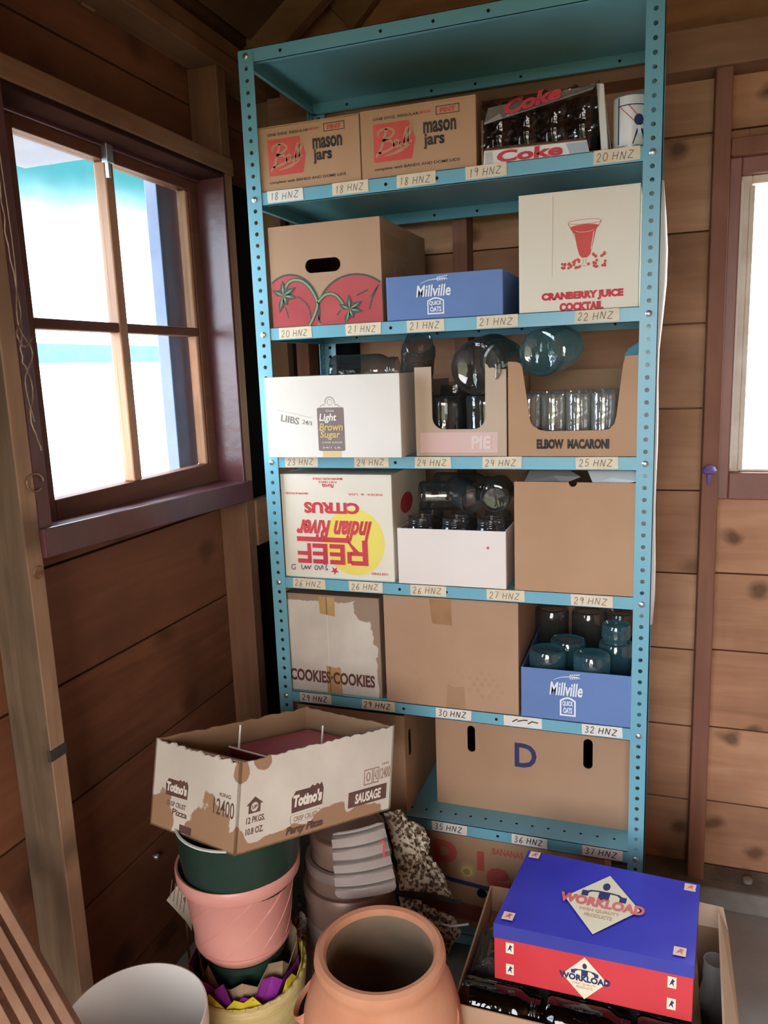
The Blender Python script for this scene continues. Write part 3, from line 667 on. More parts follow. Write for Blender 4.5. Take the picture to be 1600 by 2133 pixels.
# ================================================================== boxes
def carton(th, x0, x1, y0, y1, z0, z1, mat, matin=None, t=.004, open_top=True, front_loops=None, front_h=None, side_h=None, back_h=None, parts=True, names=True):
    """box of board: front, two sides, back, floor; front may be a cut-out outline"""
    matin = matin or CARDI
    fh = front_h if front_h is not None else z1; sh_ = side_h if side_h is not None else z1; bh = back_h if back_h is not None else z1
    m = MB()
    if front_loops: flat(m, Plane((0, y0+t, 0), (1, 0, 0), (0, 0, 1)), front_loops, t)
    else: m.box(x0, x1, y0, y0+t, z0, fh)
    f = th.part('front_panel', m, mat, bevel=.0012)
    m = MB(); m.box(x0, x0+t, y0+t, y1-t, z0, sh_); th.part('side_panel', m, mat, bevel=.001)
    m = MB(); m.box(x1-t, x1, y0+t, y1-t, z0, sh_); th.part('side_panel', m, mat, bevel=.001)
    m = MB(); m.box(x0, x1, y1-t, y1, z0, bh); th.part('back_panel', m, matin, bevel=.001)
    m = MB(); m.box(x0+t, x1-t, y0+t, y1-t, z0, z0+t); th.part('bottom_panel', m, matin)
    if not open_top:
        ym = (y0+y1)/2
        m = MB(); m.box(x0, x1, y0, ym-.001, z1-.0005, z1+.0032); th.part('top_flap', m, mat, bevel=.001)
        m = MB(); m.box(x0, x1, ym+.001, y1, z1-.0005, z1+.0032); th.part('top_flap', m, mat, bevel=.001)
    return f
S = surf
# ---- shelf 6: two canning-jar cartons
def ball_box(x0, x1, z1, label, flap):
    y0, y1 = .004, .25; z0 = S(6)
    th = Thing('cardboard_box', label, 'box', ((x0+x1)/2, (y0+y1)/2, z0), 'mason jar cartons')
    carton(th, x0, x1, y0, y1, z0, z1, CARDL if False else CARDO, open_top=flap, t=.0035)
    if flap:
        m = MB(); m.hexa([(x0, y0, z1-.002), (x1, y0, z1-.002), (x0+.045, y0+.13, z1+.035), (x1-.01, y0+.125, z1+.008), (x0, y0, z1+.001), (x1, y0, z1+.001), (x0+.045, y0+.13, z1+.038), (x1-.01, y0+.125, z1+.011)]); th.part('top_flap', m, CARDO)
        m = MB(); m.hexa([(x0, y1, z1-.002), (x1, y1, z1-.002), (x0, y0+.11, z1+.02), (x1, y0+.11, z1+.004), (x0, y1, z1+.001), (x1, y1, z1+.001), (x0, y0+.11, z1+.023), (x1, y0+.11, z1+.007)]); th.part('top_flap', m, CARDO)
    w = x1-x0; h = z1-z0; pl = Plane((x0, y0, z0), (w, 0, 0), (0, 0, h))
    # unit coordinates on the face
    pl.n = Vector((0, -1, 0))
    m = MB(); flat(m, pl, [[(.115, .235), (.115, .80), (.43, .80), (.485, .53), (.45, .235)]], .0003)
    em = th.part('red_emblem', m, BALLR)
    m = MB()
    def st(pts, ww): stroke(m, P2, smooth_pts(pts, 7), ww, .0006)
    P2 = Plane((x0, y0, z0), (1, 0, 0), (0, 0, 1))
    q = lambda pts: [(a*w, b*h) for a, b in pts]
    st(q([(.155, .62), (.17, .69), (.25, .72), (.30, .66), (.26, .58), (.20, .55), (.27, .53), (.29, .44), (.22, .385), (.155, .36), (.135, .31)]), .0052)
    st(q([(.235, .72), (.20, .52), (.165, .36)]), .0062)
    st(q([(.345, .52), (.31, .53), (.295, .46), (.325, .43), (.35, .50), (.352, .44), (.37, .43)]), .0042)
    st(q([(.37, .43), (.40, .56), (.425, .67), (.405, .68), (.385, .52), (.395, .45), (.415, .47)]), .0042)
    st(q([(.415, .47), (.44, .60), (.462, .70), (.445, .72), (.42, .56), (.428, .485), (.455, .50)]), .0042)
    st(q([(.21, .315), (.30, .345), (.38, .395), (.44, .45)]), [.001+.006*(1-abs(2*i/21-1)) for i in range(22)])
    th.part('script_lettering', m, CARDO, em)
    m = MB(); text(m, pl, 'mason', (.555, .565, .835, .735), .018); text(m, pl, 'jars', (.555, .335, .735, .565), .018)
    th.part('black_lettering', m, BLACK)
    m = MB(); text(m, pl, 'ONE DOZ. REGULAR', (.115, .855, .52, .895), .0); text(m, pl, 'complete with BANDS AND DOME LIDS', (.115, .10, .86, .155), .0)
    th.part('small_lettering', m, BLACK)
    m = MB(); text(m, pl, 'PINT', (.70, .835, .83, .905), .03); text(m, pl, 'MOUTH', (.53, .86, .62, .90), .01)
    th.part('size_lettering', m, BALLR)
    m = MB(); flat(m, pl, [rect(.665, .81, .865, .935), rect(.673, .822, .857, .923)], .0002); th.part('size_frame', m, BROWNP)
    return th
ball_box(.010, .2625, 2.046, 'left cardboard mason jar carton with its top flap raised, on the second highest shelf', True)
ball_box(.265, .521, 2.046, 'right cardboard mason jar carton with closed top, beside the shrink wrapped glasses', False)

# ---- glass jars
def jar_profile(r, h, neck=.76, bot=True):
    n = r*neck
    return [(0, .006), (r*.70, .005), (r*.82, .0), (r*.93, .001), (r, .008), (r*1.0, h*.18), (r*.985, h*.22), (r*.985, h*.62), (r, h*.66), (r*.98, h*.74), (r*.90, h*.80), (n*1.04, h*.85), (n, h*.87), (n, h*.89), (n*1.04, h*.90), (n*1.04, h*.915), (n, h*.925), (n*1.04, h*.935), (n*1.04, h*.95), (n, h*.96), (n*1.01, h), (n*.93, h)]
JARS = 0
def jar(loc, r, h, mat, label, group, rot=None, lid=None, cat='jar', neck=.76):
    """rot None = upright, 'inv' = on its mouth, or an euler for lying jars (loc = centre of its bottom)"""
    if rot is None: M = Matrix.Translation(loc)
    elif rot == 'inv': M = Matrix.Translation((loc[0], loc[1], loc[2]+h)) @ Matrix.Rotation(pi, 4, 'X')
    else:
        from mathutils import Euler
        M = Matrix.Translation(loc) @ Euler(rot).to_matrix().to_4x4()
    m = MB(); m.lathe(jar_profile(r, h, neck), 36, None, cap=False)
    if lid:
        th = Thing('glass_jar', label, cat, M=M, group=group)
        th.part('glass_body', m, mat, smooth=True)
        l = MB(); rr = r*neck*1.09; l.lathe([(rr, h*.87), (rr*1.01, h*.875), (rr*1.01, h+.001), (rr*.96, h+.004), (0, h+.003)], 36, None, cap=False); th.part('screw_lid', l, lid, smooth=True)
        return th.o
    o = obj('glass_jar', m, mat, smooth=True); o.matrix_world = M; tag(o, label, cat, group); return o
ORD = ['first', 'second', 'third', 'fourth', 'fifth', 'sixth']
# ---- shrink-wrapped glasses
z0 = S(6)
th = Thing('glass_carton', 'low printed tray holding wrapped dark drinking glasses, left of the tin can', 'carton', (.66, .12, z0))
m = MB(); m.box(.532, .778, .012, .20, z0, z0+.004); th.part('tray_bottom', m, CARD)
m = MB(); m.hexa([(.536, .002, z0+.0005), (.750, .002, z0+.0005), (.536, .006, z0+.0005), (.750, .006, z0+.0005), (.538, .001, z0+.026), (.745, .001, z0+.022), (.538, .005, z0+.026), (.745, .005, z0+.022)])
lipm = th.part('front_lip', m, TINW)
m = MB(); m.hexa([(.538, .001, z0+.026), (.745, .001, z0+.022), (.538, .02, z0+.036), (.740, .02, z0+.031), (.538, .001, z0+.0275), (.745, .001, z0+.0235), (.538, .02, z0+.0375), (.740, .02, z0+.0325)]); th.part('folded_edge', m, CARDO)
pl = Plane((.54, .0017, z0), (1, 0, 0), (0, 0, 1)); pl.n = Vector((0, -1, 0))
m = MB(); text(m, pl, 'Coke', (.024, .0008, .158, .0235), .025, .05, lift=.0008); th.part('red_lettering', m, RED2, lipm)
m = MB(); flat(m, pl, [rect(.0, .001, .014, .024)], .0003, .0008); gb = th.part('grey_band', m, FOILG, lipm)
m = MB(); flat(m, pl, [[(.172, .001), (.208, .001), (.205, .0205), (.164, .021)]], .0003, .0008); th.part('blue_band', m, mottled('print_blue_grey', (.36, .43, .5), (.42, .5, .56), 9), lipm)
m = MB(); m.hexa([(.772, .010, z0+.002), (.786, .010, z0+.002), (.772, .20, z0+.002), (.786, .20, z0+.002), (.762, .006, z0+.127), (.776, .008, z0+.125), (.762, .20, z0+.127), (.770, .20, z0+.127)]); th.part('end_panel', m, TINW, bevel=.002)
m = MB(); m.box(.530, .534, .012, .2, z0, z0+.09); th.part('end_panel', m, CARDD)
# wrap over the top with a printed band
m = MB(); nx, ny = 20, 6
def wrap_pt(i, j):
    x = .531+(.768-.531)*i/nx; s_ = j/ny
    dz = .004*sin(i*1.3)+.003*sin(i*2.7+j)
    if s_ < .5: return (x, .004+.003*sin(i*2.1+j), z0+.028+(.088)*(s_*2)+dz*.4)
    return (x, .004+(s_-.5)*2*.17, z0+.116+.012*(i/nx)+dz)
vs = [wrap_pt(i, j) for j in range(ny+1) for i in range(nx+1)]
m.add(vs, [(j*(nx+1)+i, j*(nx+1)+i+1, (j+1)*(nx+1)+i+1, (j+1)*(nx+1)+i) for j in range(ny) for i in range(nx)]); th.part('clear_wrap', m, WRAP, smooth=True)
m = MB(); m.hexa([(.538, .0005, z0+.078), (.755, .0005, z0+.115), (.538, .002, z0+.078), (.755, .002, z0+.115), (.545, .012, z0+.112), (.762, .012, z0+.128), (.545, .014, z0+.112), (.762, .014, z0+.128)]); pb = th.part('printed_band', m, FOILG)
pl = Plane((.545, -.001, z0+.083), (1, 0, .15), (0, .30, 1)); pl.n = Vector((0, -1, .2))
m = MB(); text(m, pl, 'Coke', (.035, .0, .150, .030), .03, .15, lift=.0015); th.part('red_lettering', m, RED2, pb)
GP = [(0, .003), (.024, .0), (.027, .006), (.031, .105), (.029, .105), (.0255, .012), (0, .010)]
gi = 0
for row, y in enumerate((.045, .115)):
    for i in range(4):
        m = MB(); m.lathe(GP, 28, None, cap=False); o = obj('drinking_glass', m, G_BROWN, smooth=True); o.location = (.566+i*.0565, y, z0+.0042)
        tag(o, '%s dark drinking glass from the left in the wrapped carton, %s row' % (ORD[i], ('front', 'back')[row]), 'glass', 'wrapped drinking glasses')
# ---- tin can
th = Thing('tin_can', 'white drink can with red stripe and dark blue figure, beside the wrapped glasses', 'can', (.826, .045, z0))
m = MB(); M = Matrix.Translation((.826, .045, z0)); R_ = .0335
m.lathe([(0, .004), (.026, .003), (.028, 0), (.031, .002), (R_, .007), (R_, .098)], 40, M, cap=False); cb = th.part('can_body', m, TINW, smooth=True)
m = MB(); m.lathe([(R_, .0975), (R_*.985, .1025), (R_*.965, .104), (R_*.94, .100), (0, .0995)], 40, M, cap=False); m.lathe([(R_+.0004, .002), (R_+.0004, .0065)], 40, M, cap=False); th.part('can_rim', m, STEEL, smooth=True)
def wrapcan(mb, pts2, lift=.0004):
    """polygon on the can: (angle in rad from facing camera, height)"""
    c = -pi/2+.05
    mb.add([(.826+(R_+lift)*cos(c+a), .045+(R_+lift)*sin(c+a), z0+b) for a, b in pts2], [tuple(range(len(pts2)))])
def canstrip(mb, f0, f1, h0, h1, n=14, lift=.0004):
    for i in range(n):
        t0, t1 = i/n, (i+1)/n; ha, hb = h0+(h1-h0)*t0, h0+(h1-h0)*t1
        wrapcan(mb, [(f0(t0), ha), (f1(t0), ha), (f1(t1), hb), (f0(t1), hb)], lift)
m = MB(); canstrip(m, lambda t: .45-1.15*t, lambda t: .95-1.05*t, .040, .080); th.part('red_stripe', m, RED2, cb)
m = MB()
for i in range(12):
    a0, a1 = 2*pi*i/12, 2*pi*(i+1)/12
    wrapcan(m, [(.48, .052), (.48+.3*cos(a0), .052+.011*sin(a0)), (.48+.3*cos(a1), .052+.011*sin(a1))], .0008)
canstrip(m, lambda t: .1+.25*t, lambda t: .95-.2*t, .008, .036, 8, .0008)
canstrip(m, lambda t: -.78, lambda t: -.70, .01, .096, 4); 
for i in range(12): wrapcan(m, [(-.8+i*.15, .0795), (-.65+i*.15, .0795), (-.65+i*.15, .0815), (-.8+i*.15, .0815)], .0006)
th.part('dark_print', m, DBLUE, cb)
m = MB(); canstrip(m, lambda t: .05+.3*t, lambda t: .65-.1*t, .026, .042, 6, .0011); th.part('pale_print', m, WPRINT, cb)
m = MB(); M = Matrix.Translation((.829, .13, z0)); m.lathe([(0, .004), (.028, 0), (.0315, .006), (.0315, .085), (.029, .088), (0, .086)], 32, M, cap=False)
o = obj('tin_can', m, CARDL, smooth=True, origin=(.829, .13, z0)); tag(o, 'plain tan can half hidden behind the white drink can', 'can')

# ---- shelf 5: tomato box, oat tray, juice carton
z0 = S(5)
x0, x1, y0, y1, z1 = .026, .3015, .004, .36, 1.828
th = Thing('cardboard_box', 'tall cardboard box with printed red tomatoes and a dark hand hole', 'box', ((x0+x1)/2, .18, z0))
hole = rrect(.116, 1.722, .204, 1.753, .0153)
f = carton(th, x0, x1, y0, y1, z0, z1, CARD, open_top=False, front_loops=[rect(x0, z0, x1, z1), hole])
pl = front(y0-.0002)
def tomato(mb_r, mb_o, cx, cz, rx, rz):
    def clip(p): return (min(max(p[0], x0+.0008), x1-.0008), min(max(p[1], z0+.0008), z1))
    flat(mb_r, pl, [[clip(p) for p in circ(cx, cz, rx, rz, 48)]], .0002)
    a = [p for p in circ(cx, cz, rx, rz, 64, -.3, pi+.3) if x0 < p[0] < x1 and p[1] > z0]
    stroke(mb_o, pl, a, .0038, .0007)
mr, mo, ml = MB(), MB(), MB()
tomato(mr, mo, .073, 1.640, .074, .082); tomato(mr, mo, .235, 1.632, .092, .080)
def clipz(pts): return [(max(min(p[0], x1-.001), x0+.001), max(p[1], z0+.001)) for p in pts]
def stem(pts, w):
    q = clipz(smooth_pts(pts, 8)); stroke(mo, pl, q, w+.004, .0009); stroke(ml, pl, q, w, .0012)
stem([(.055, 1.676), (.072, 1.705), (.100, 1.708), (.125, 1.69), (.142, 1.655), (.132, 1.625), (.118, 1.603)], .0045)
stem([(.142, 1.655), (.165, 1.672), (.190, 1.668), (.212, 1.640)], .0045)
def calyx(cx, cz, s_):
    for a, l in ((1.6, 1.0), (.5, 1.1), (-.2, 1.0), (-1.2, .7), (-1.9, 1.2), (2.7, .9)):
        tip = (cx+cos(a)*.034*l*s_, cz+sin(a)*.034*l*s_); n = (-sin(a)*.0075*s_, cos(a)*.0075*s_); mid = (cx+cos(a)*.016*l*s_, cz+sin(a)*.016*l*s_)
        big = clipz([(cx, cz), (mid[0]+n[0], mid[1]+n[1]), tip, (mid[0]-n[0], mid[1]-n[1])])
        flat(mo, pl, [big], .0001, .0013)
        sm = clipz([(cx+(p[0]-cx)*.8+n[0]*.0, cz+(p[1]-cz)*.8) for p in ((cx, cz), (mid[0]+n[0]*.35, mid[1]+n[1]*.35), tip, (mid[0]-n[0]*.35, mid[1]-n[1]*.35))])
        flat(ml, pl, [sm], .0001, .0016)
calyx(.057, 1.676, 1.0); calyx(.222, 1.636, .95)
for pts in ([(.06, 1.65), (.067, 1.625)], [(.094, 1.672), (.118, 1.65), (.125, 1.62)], [(.24, 1.665), (.268, 1.676)], [(.275, 1.66), (.290, 1.68)], [(.19, 1.625), (.2, 1.635)], [(.27, 1.633), (.277, 1.655), (.294, 1.685)]):
    stroke(mo, pl, smooth_pts(pts, 5), .0026, .0007)
tm = th.part('tomato_print', mr, TOMR); th.part('tomato_outline', mo, TOMG, tm); th.part('leaf_print', ml, TOML, tm)
m = MB(); m.box(x1+.0002, x1+.0008, .02, .20, 1.765, 1.80); m.box(x1+.0002, x1+.0008, .10, .19, 1.715, 1.735); th.part('side_print', m, CARDD)

def millville(th, x0, x1, y0, z0, z1):
    pl = front(y0); h = z1-z0; w = x1-x0; cx = (x0+x1)/2-.012
    m = MB(); text(m, pl, 'Millville', (x0+w*.265, z0+h*.50, x0+w*.565, z0+h*.765), .012, .18, lift=.0003)
    th.part('white_lettering', m, WPRINT)
    m = MB(); stroke(m, pl, smooth_pts([(x0+w*.30, z0+h*.80), (x0+w*.36, z0+h*.86), (x0+w*.43, z0+h*.885), (x0+w*.52, z0+h*.89)], 6), [.0006+.0016*i/18 for i in range(19)])
    for i in range(5):
        for sg in (-1, 1):
            cx_ = x0+w*(.455+.019*i); cz_ = z0+h*(.888+.006*i)+sg*h*.034
            m.add([pl.p(cx_-w*.011, cz_-sg*h*.022, .0006), pl.p(cx_+w*.002, cz_-sg*h*.012, .0006), pl.p(cx_+w*.011, cz_+sg*h*.016, .0006), pl.p(cx_-w*.002, cz_+sg*h*.010, .0006)], [(0, 1, 2, 3)])
    th.part('oat_ear_print', m, WPRINT)
    m = MB(); a, b, c, d = x0+w*.36, z0+h*.10, x0+w*.505, z0+h*.47; t = h*.03
    o_ = [(a, b), (c, b), (c, d-h*.06)]+[(c-w*.02-(c-a-w*.04)*i/8, d-h*.03+h*.04*sin(pi*i/8)) for i in range(9)]+[(a, d-h*.06)]
    i_ = [(a+t, b+t), (c-t, b+t), (c-t, d-h*.075)]+[(c-w*.02-t*.5-(c-a-w*.04-t)*i/8, d-h*.06+h*.035*sin(pi*i/8)) for i in range(9)]+[(a+t, d-h*.075)]
    flat(m, pl, [o_, i_], .0002)
    text(m, pl, 'QUICK', (a+t*1.6, b+h*.19, c-t*1.6, b+h*.30), .02); text(m, pl, 'OATS', (a+t*2.2, b+h*.055, c-t*2.2, b+h*.17), .02)
    th.part('badge_print', m, WPRINT)
x0, x1, y0 = .3115, .574, .004
th = Thing('cardboard_tray', 'blue oatmeal tray on the third shelf from the top, between tomato box and white carton', 'tray', ((x0+x1)/2, .15, z0), 'blue oatmeal trays')
carton(th, x0, x1, y0, .30, z0, 1.699, NAVY, CARDI, back_h=1.66, side_h=1.699)
millville(th, x0, x1, y0, z0, 1.699)
# juice carton
x0, x1, y0, y1, z1 = .6085, .8495, .004, .30, 1.838
th = Thing('juice_carton', 'tall white carton with a red drinking glass picture and red juice lettering', 'box', ((x0+x1)/2, .15, z0))
carton(th, x0, x1, y0, y1, z0, z1, CREAM, open_top=False)
pl = front(y0)
m = MB(); text(m, pl, 'CRANBERRY JUICE', (.6555, 1.623, .820, 1.6425), .045); text(m, pl, 'COCKTAIL', (.6925, 1.6028, .7815, 1.6205), .045); th.part('red_lettering', m, RED2)
cx = .742; m = MB()
flat(m, pl, [[(cx-.029, 1.768), (cx+.028, 1.770), (cx+.023, 1.762), (cx+.012, 1.714), (cx+.006, 1.708), (cx-.005, 1.708), (cx-.010, 1.714), (cx-.024, 1.760)]], .0003)
flat(m, pl, [circ(cx, 1.768, .0285, .005, 20)], .0002, .0005)
stroke(m, pl, [(cx-.033, 1.776), (cx-.026, 1.765)], .0012); stroke(m, pl, [(cx+.033, 1.777), (cx+.025, 1.765)], .0012)
stroke(m, pl, circ(cx, 1.778, .033, .0045, 28, 0, 2*pi)+[(cx+.033, 1.778)], .0009)
stroke(m, pl, [(cx-.002, 1.706), (cx-.002, 1.697), (cx-.010, 1.692), (cx+.010, 1.692), (cx+.003, 1.697), (cx+.003, 1.706)], .0009)
for i in range(46):
    a = random.random()
    if i < 26: bx, bz = cx-.050+.042*a, 1.693+random.uniform(-.006, .012)*(0.4+a*.8)
    elif i < 38: bx, bz = cx+.008+.034*a, 1.692+random.uniform(-.004, .009)
    else: bx, bz = cx+.016+.026*a, 1.712+random.uniform(-.004, .004)
    flat(m, pl, [circ(bx, bz, .0028, .0028, 8)], .0001, .0001+.00002*i)
jp = th.part('glass_print', m, BALLR)
m = MB(); stroke(m, pl, [(cx-.021, 1.757), (cx-.014, 1.724)], .0015, .0008); stroke(m, pl, [(cx+.019, 1.758), (cx+.013, 1.724)], .0015, .0008); stroke(m, pl, circ(cx, 1.762, .018, .004, 14, pi, 2*pi), .0008, .0008); th.part('highlight_print', m, CREAM, jp)
m = MB(); stroke(m, pl, [(.6775, z0+.07), (.6785, z1-.002)], .0008); th.part('seam_line', m, CARDL)
# ---- white plastic sheet hanging at the right side, behind the front post
th_pts = [(.8595, .0405), (.868, .0410), (.877, .0415), (.886, .0425), (.8905, .045), (.8925, .05), (.8935, .06)]
m = MB(); nz_ = 14
for j in range(nz_+1):
    t = j/nz_; z = .92+(1.85-.92)*t; bul = .007*sin(pi*min(1, max(0, (t-.62)/.38)))+.0015*sin(t*9)
    for i, (x, y) in enumerate(th_pts): m.v.append((x+(bul+.002*sin(t*17))*(i/6)*(1 if i > 2 else .4), y, z))
nn = len(th_pts)
for j in range(nz_):
    for i in range(nn-1): m.f.append((j*nn+i, j*nn+i+1, (j+1)*nn+i+1, (j+1)*nn+i)); m.m.append(0)
o = obj('plastic_sheet', m, SHEET, smooth=True, origin=(.885, .06, .92), sol=.0012); tag(o, 'thin bright white plastic sheet hanging at the right side of the shelf unit', 'sheet')

# ---- shelf 4: sugar box, two cut-out trays with jars
z0 = S(4)
x0, x1, y0, y1, z1 = .0095, .3465, -.030, .25, 1.489
th = Thing('cardboard_box', 'wide white box with a dark sugar bag print, sticking out past the left post', 'box', ((x0+x1)/2, .11, z0))
carton(th, x0, x1, y0, y1, z0, z1, WHITEB, t=.0035)
pl = front(y0)
m = MB(); flat(m, pl, [rrect(.142, 1.315, .209, 1.416, .004)], .0003)
stroke(m, pl, circ(.175, 1.427, .012, .013, 20, -.2, pi+.2), .0016); stroke(m, pl, circ(.175, 1.428, .006, .007, 14), .001)
stroke(m, pl, [(.150, 1.418), (.158, 1.423), (.163, 1.421)], .0014); stroke(m, pl, [(.200, 1.418), (.192, 1.423), (.187, 1.421)], .0014)
bg_ = th.part('bag_print', m, MAUVE)
m = MB(); text(m, pl, 'Light', (.147, 1.380, .191, 1.402), .015, .2, lift=.0006); text(m, pl, 'Dixie', (.165, 1.406, .185, 1.411), .0, 0, lift=.0006); text(m, pl, 'CANE SUGAR', (.152, 1.333, .203, 1.337), 0, lift=.0006); text(m, pl, '24/1 LB.', (.152, 1.321, .2, 1.325), 0, lift=.0006); th.part('white_lettering', m, WHITEB, bg_)
m = MB(); text(m, pl, 'Brown', (.146, 1.362, .206, 1.380), .015, .2, lift=.0006); text(m, pl, 'Sugar', (.147, 1.341, .199, 1.362), .015, .2, lift=.0006); th.part('gold_lettering', m, GOLDP, bg_)
m = MB(); flat(m, pl, [rect(.152, z0+.001, .199, 1.315)], .0003, .0); th.part('tape', m, mottled('tape_tan', (.72, .53, .26), (.76, .58, .3), 9, .4))
m = MB(); P3 = Plane((.048, y0, 1.392), (1, 0, -.20), (.2, 0, 1)); text(m, P3, 'LIIBS', (0, -.006, .046, .010), .005); text(m, P3, '24/1', (.055, -.002, .078, .008), .0); stroke(m, P3, [(-.012, .018), (.078, .016)], .0006); th.part('stamp_print', m, INKF)
JG = 'jars heaped on the white sugar box shelf'
jar((.135, .10, 1.487+.0), .043, .16, G_SMOKE, 'clear jar lying on its side on the white sugar box', JG, (0, radians(90), 0)) if False else None
jar((.125, .12, 1.494), .043, .165, G_SMOKE, 'clear jar lying on its side at the top of the white sugar box', JG, (0, radians(90), radians(4)))
jar((.318, .20, 1.484), .042, .15, G_SMOKE, 'smoky jar lying behind, at the right end of the white sugar box', JG, (radians(60), 0, radians(20)))
# U-shaped cut-out
x0, x1, y0, y1, z1 = .3715, .5795, .003, .30, 1.498
th = Thing('cardboard_box', 'narrow pale cardboard box with a deep U-shaped cut-out in its front', 'box', ((x0+x1)/2, .15, z0))
ux0, ux1, uz, ur = .411, .5325, 1.360, .027
loop = [(x0, z0), (x1, z0), (x1, 1.489), (.562, 1.489), (.549, 1.494), (.543, 1.492), (.538, 1.500), (.5335, 1.503)]+[(ux1, uz+ur)]+[(ux1-ur+ur*cos(a), uz+ur+ur*sin(a)) for a in [-pi/2*i/6 for i in range(1, 7)]]+[(ux0+ur+ur*cos(a), uz+ur+ur*sin(a)) for a in [-pi/2-pi/2*i/6 for i in range(0, 7)]]+[(ux0, 1.5), (x0, 1.4995)]
carton(th, x0, x1, y0, y1, z0, z1, CARDL, CARDI, front_loops=[loop], side_h=1.47, back_h=1.46)
pl = front(y0); m = MB(); flat(m, pl, [rect(.382, z0+.008, .560, 1.353)], .0003); pp = th.part('pink_print', m, PINKP)
m = MB(); text(m, pl, 'PIE', (.50, 1.316, .545, 1.345), .03, .05, lift=.0006); th.part('faint_lettering', m, mottled('print_pale_pink', (.80, .58, .52), (.8, .62, .56), 9), pp)
UJ = 'jars in the U-cut box'
jar((.425, .062, z0+.005), .047, .128, G_SMOKE, 'left upturned jar in the front of the U-cut box', UJ, 'inv')
jar((.523, .062, z0+.005), .047, .128, G_SMOKE, 'right upturned jar in the front of the U-cut box', UJ, 'inv')
jar((.512, .004, 1.492), .0605, .19, G_SMOKE, 'big round jar lying bottom first over the front of the U-cut box', UJ, (radians(-82), 0, radians(-6)))
jar((.545, .16, 1.505), .052, .18, G_TEAL, 'jar lying behind the big round one, at the right of the U-cut box', UJ, (radians(-86), 0, radians(14)))
jar((.425, .165, z0+.005), .047, .15, G_SMOKE, 'upright jar at the back left of the U-cut box', UJ)
# elbow macaroni box
x0, x1, y0, y1 = .5835, .8545, .003, .30; z1 = 1.507
th = Thing('cardboard_box', 'cardboard macaroni display box with a wide trapezoid cut-out, by the right post', 'box', ((x0+x1)/2, .15, z0))
loop = [(x0, z0), (x1, z0), (x1, 1.508), (.826, 1.507), (.822, 1.490), (.8105, 1.385), (.8065, 1.368), (.796, 1.357), (.780, 1.355), (.667, 1.354), (.650, 1.357), (.636, 1.367), (.631, 1.377), (.628, 1.395), (.6145, 1.490), (.610, 1.500), (.600, 1.5035), (x0, 1.5045)]
carton(th, x0, x1, y0, y1, z0, z1, CARDO, CARDD, front_loops=[loop], side_h=1.47, back_h=1.48)
pl = front(y0); m = MB(); text(m, pl, 'ELBOW  MACARONI', (.645, 1.3155, .797, 1.337), .04); th.part('black_lettering', m, BLACK)
m = MB(); m.hexa([(.822, .02, 1.505), (.853, .02, 1.505), (.822, .06, 1.507), (.853, .06, 1.507), (.83, .03, 1.520), (.853, .03, 1.535), (.83, .06, 1.522), (.853, .06, 1.537)]); th.part('side_flap', m, TEALB)
MJ = 'jars in the macaroni box'
for row, y in enumerate((.052, .125)):
    for i in range(4):
        jar((.621+.0535*i+.01*row, y, z0+.0045), .0262 if i else .0262, .128+.004*row, G_CLEAR, '%s clear jar from the left in the %s row of the macaroni box' % (ORD[i], ('front', 'back')[row]), MJ, 'inv', neck=.8)
jar((.646, .045, 1.520), .051, .17, G_TEAL, 'teal glass jar lying with its patterned bottom to the front on the macaroni box', MJ, (radians(-84), 0, radians(-14)))
# ---- shelf 3: citrus carton, white tray of jars, plain box
z0 = S(3)
x0, x1, y0, y1, z1 = .0165, .306, .008, .30, 1.251
th = Thing('citrus_carton', 'cream citrus carton printed in red with a yellow sun, standing upside down', 'box', ((x0+x1)/2, .15, z0))
carton(th, x0, x1, y0, y1, z0, z1, CREAM, open_top=False)
pl = front(y0)
def rz(px): return 0
# face coordinates from the photograph's upright box: left .0165 right .306, bottom z0 top 1.251
m = MB(); flat(m, pl, [circ(.206, 1.089, .078, .083, 48)], .0002); sun = th.part('sun_print', m, YELL)
m = MB(); text(m, pl, 'CITRUS', (.077, 1.158, .222, 1.186), .03, lift=.0006, flip=True); th.part('red_lettering', m, RED2)
m = MB(); text(m, pl, 'Indian River', (.053, 1.092, .253, 1.142), .022, .45, lift=.0006, flip=True); th.part('script_lettering', m, RED2)
m = MB()
def F(*lp): flat(m, pl, [list(l) for l in lp], .0003, .0006)
zt_, zb_ = 1.089, 1.031   # REEF hangs upside down: its foot is at zt_
def letter_rects(rs):
    for a, b, c, d in rs: F(rect(a, b, c, d))
# R (rightmost as it is turned over), E, E, F
letter_rects([(.226, zb_, .240, 1.094), (.196, zb_, .226, zb_+.011), (.186, zb_+.004, .197, zb_+.033), (.196, zb_+.024, .226, zb_+.034)])
F([(.203, zb_+.034), (.217, zb_+.034), (.196, 1.086), (.196, 1.098), (.183, 1.098)][:3]+[(.187, 1.0895)])
for e0 in (.140, .094): letter_rects([(e0+.028, zb_, e0+.040, 1.082), (e0, zb_, e0+.028, zb_+.011), (e0, zb_+.0205, e0+.028, zb_+.0305), (e0, zb_+.040, e0+.028, 1.082)])
letter_rects([(.080, zb_, .090, 1.082), (.053, zb_, .080, zb_+.011), (.053, zb_+.0205, .080, zb_+.0305), (.053, 1.0865, .196, 1.0985)])
star = [(.151+(.0115 if i % 2 == 0 else .0045)*sin(pi*i/5), 1.015-(.0115 if i % 2 == 0 else .0045)*cos(pi*i/5)) for i in range(10)]
F(star)
text(m, pl, 'MARVIN HOPE CITRUS', (.104, 1.241, .182, 1.246), .01, flip=True); text(m, pl, 'FORT PIERCE', (.119, 1.233, .166, 1.238), .0, flip=True); text(m, pl, 'Florida', (.128, 1.222, .159, 1.231), .01, .2, flip=True)
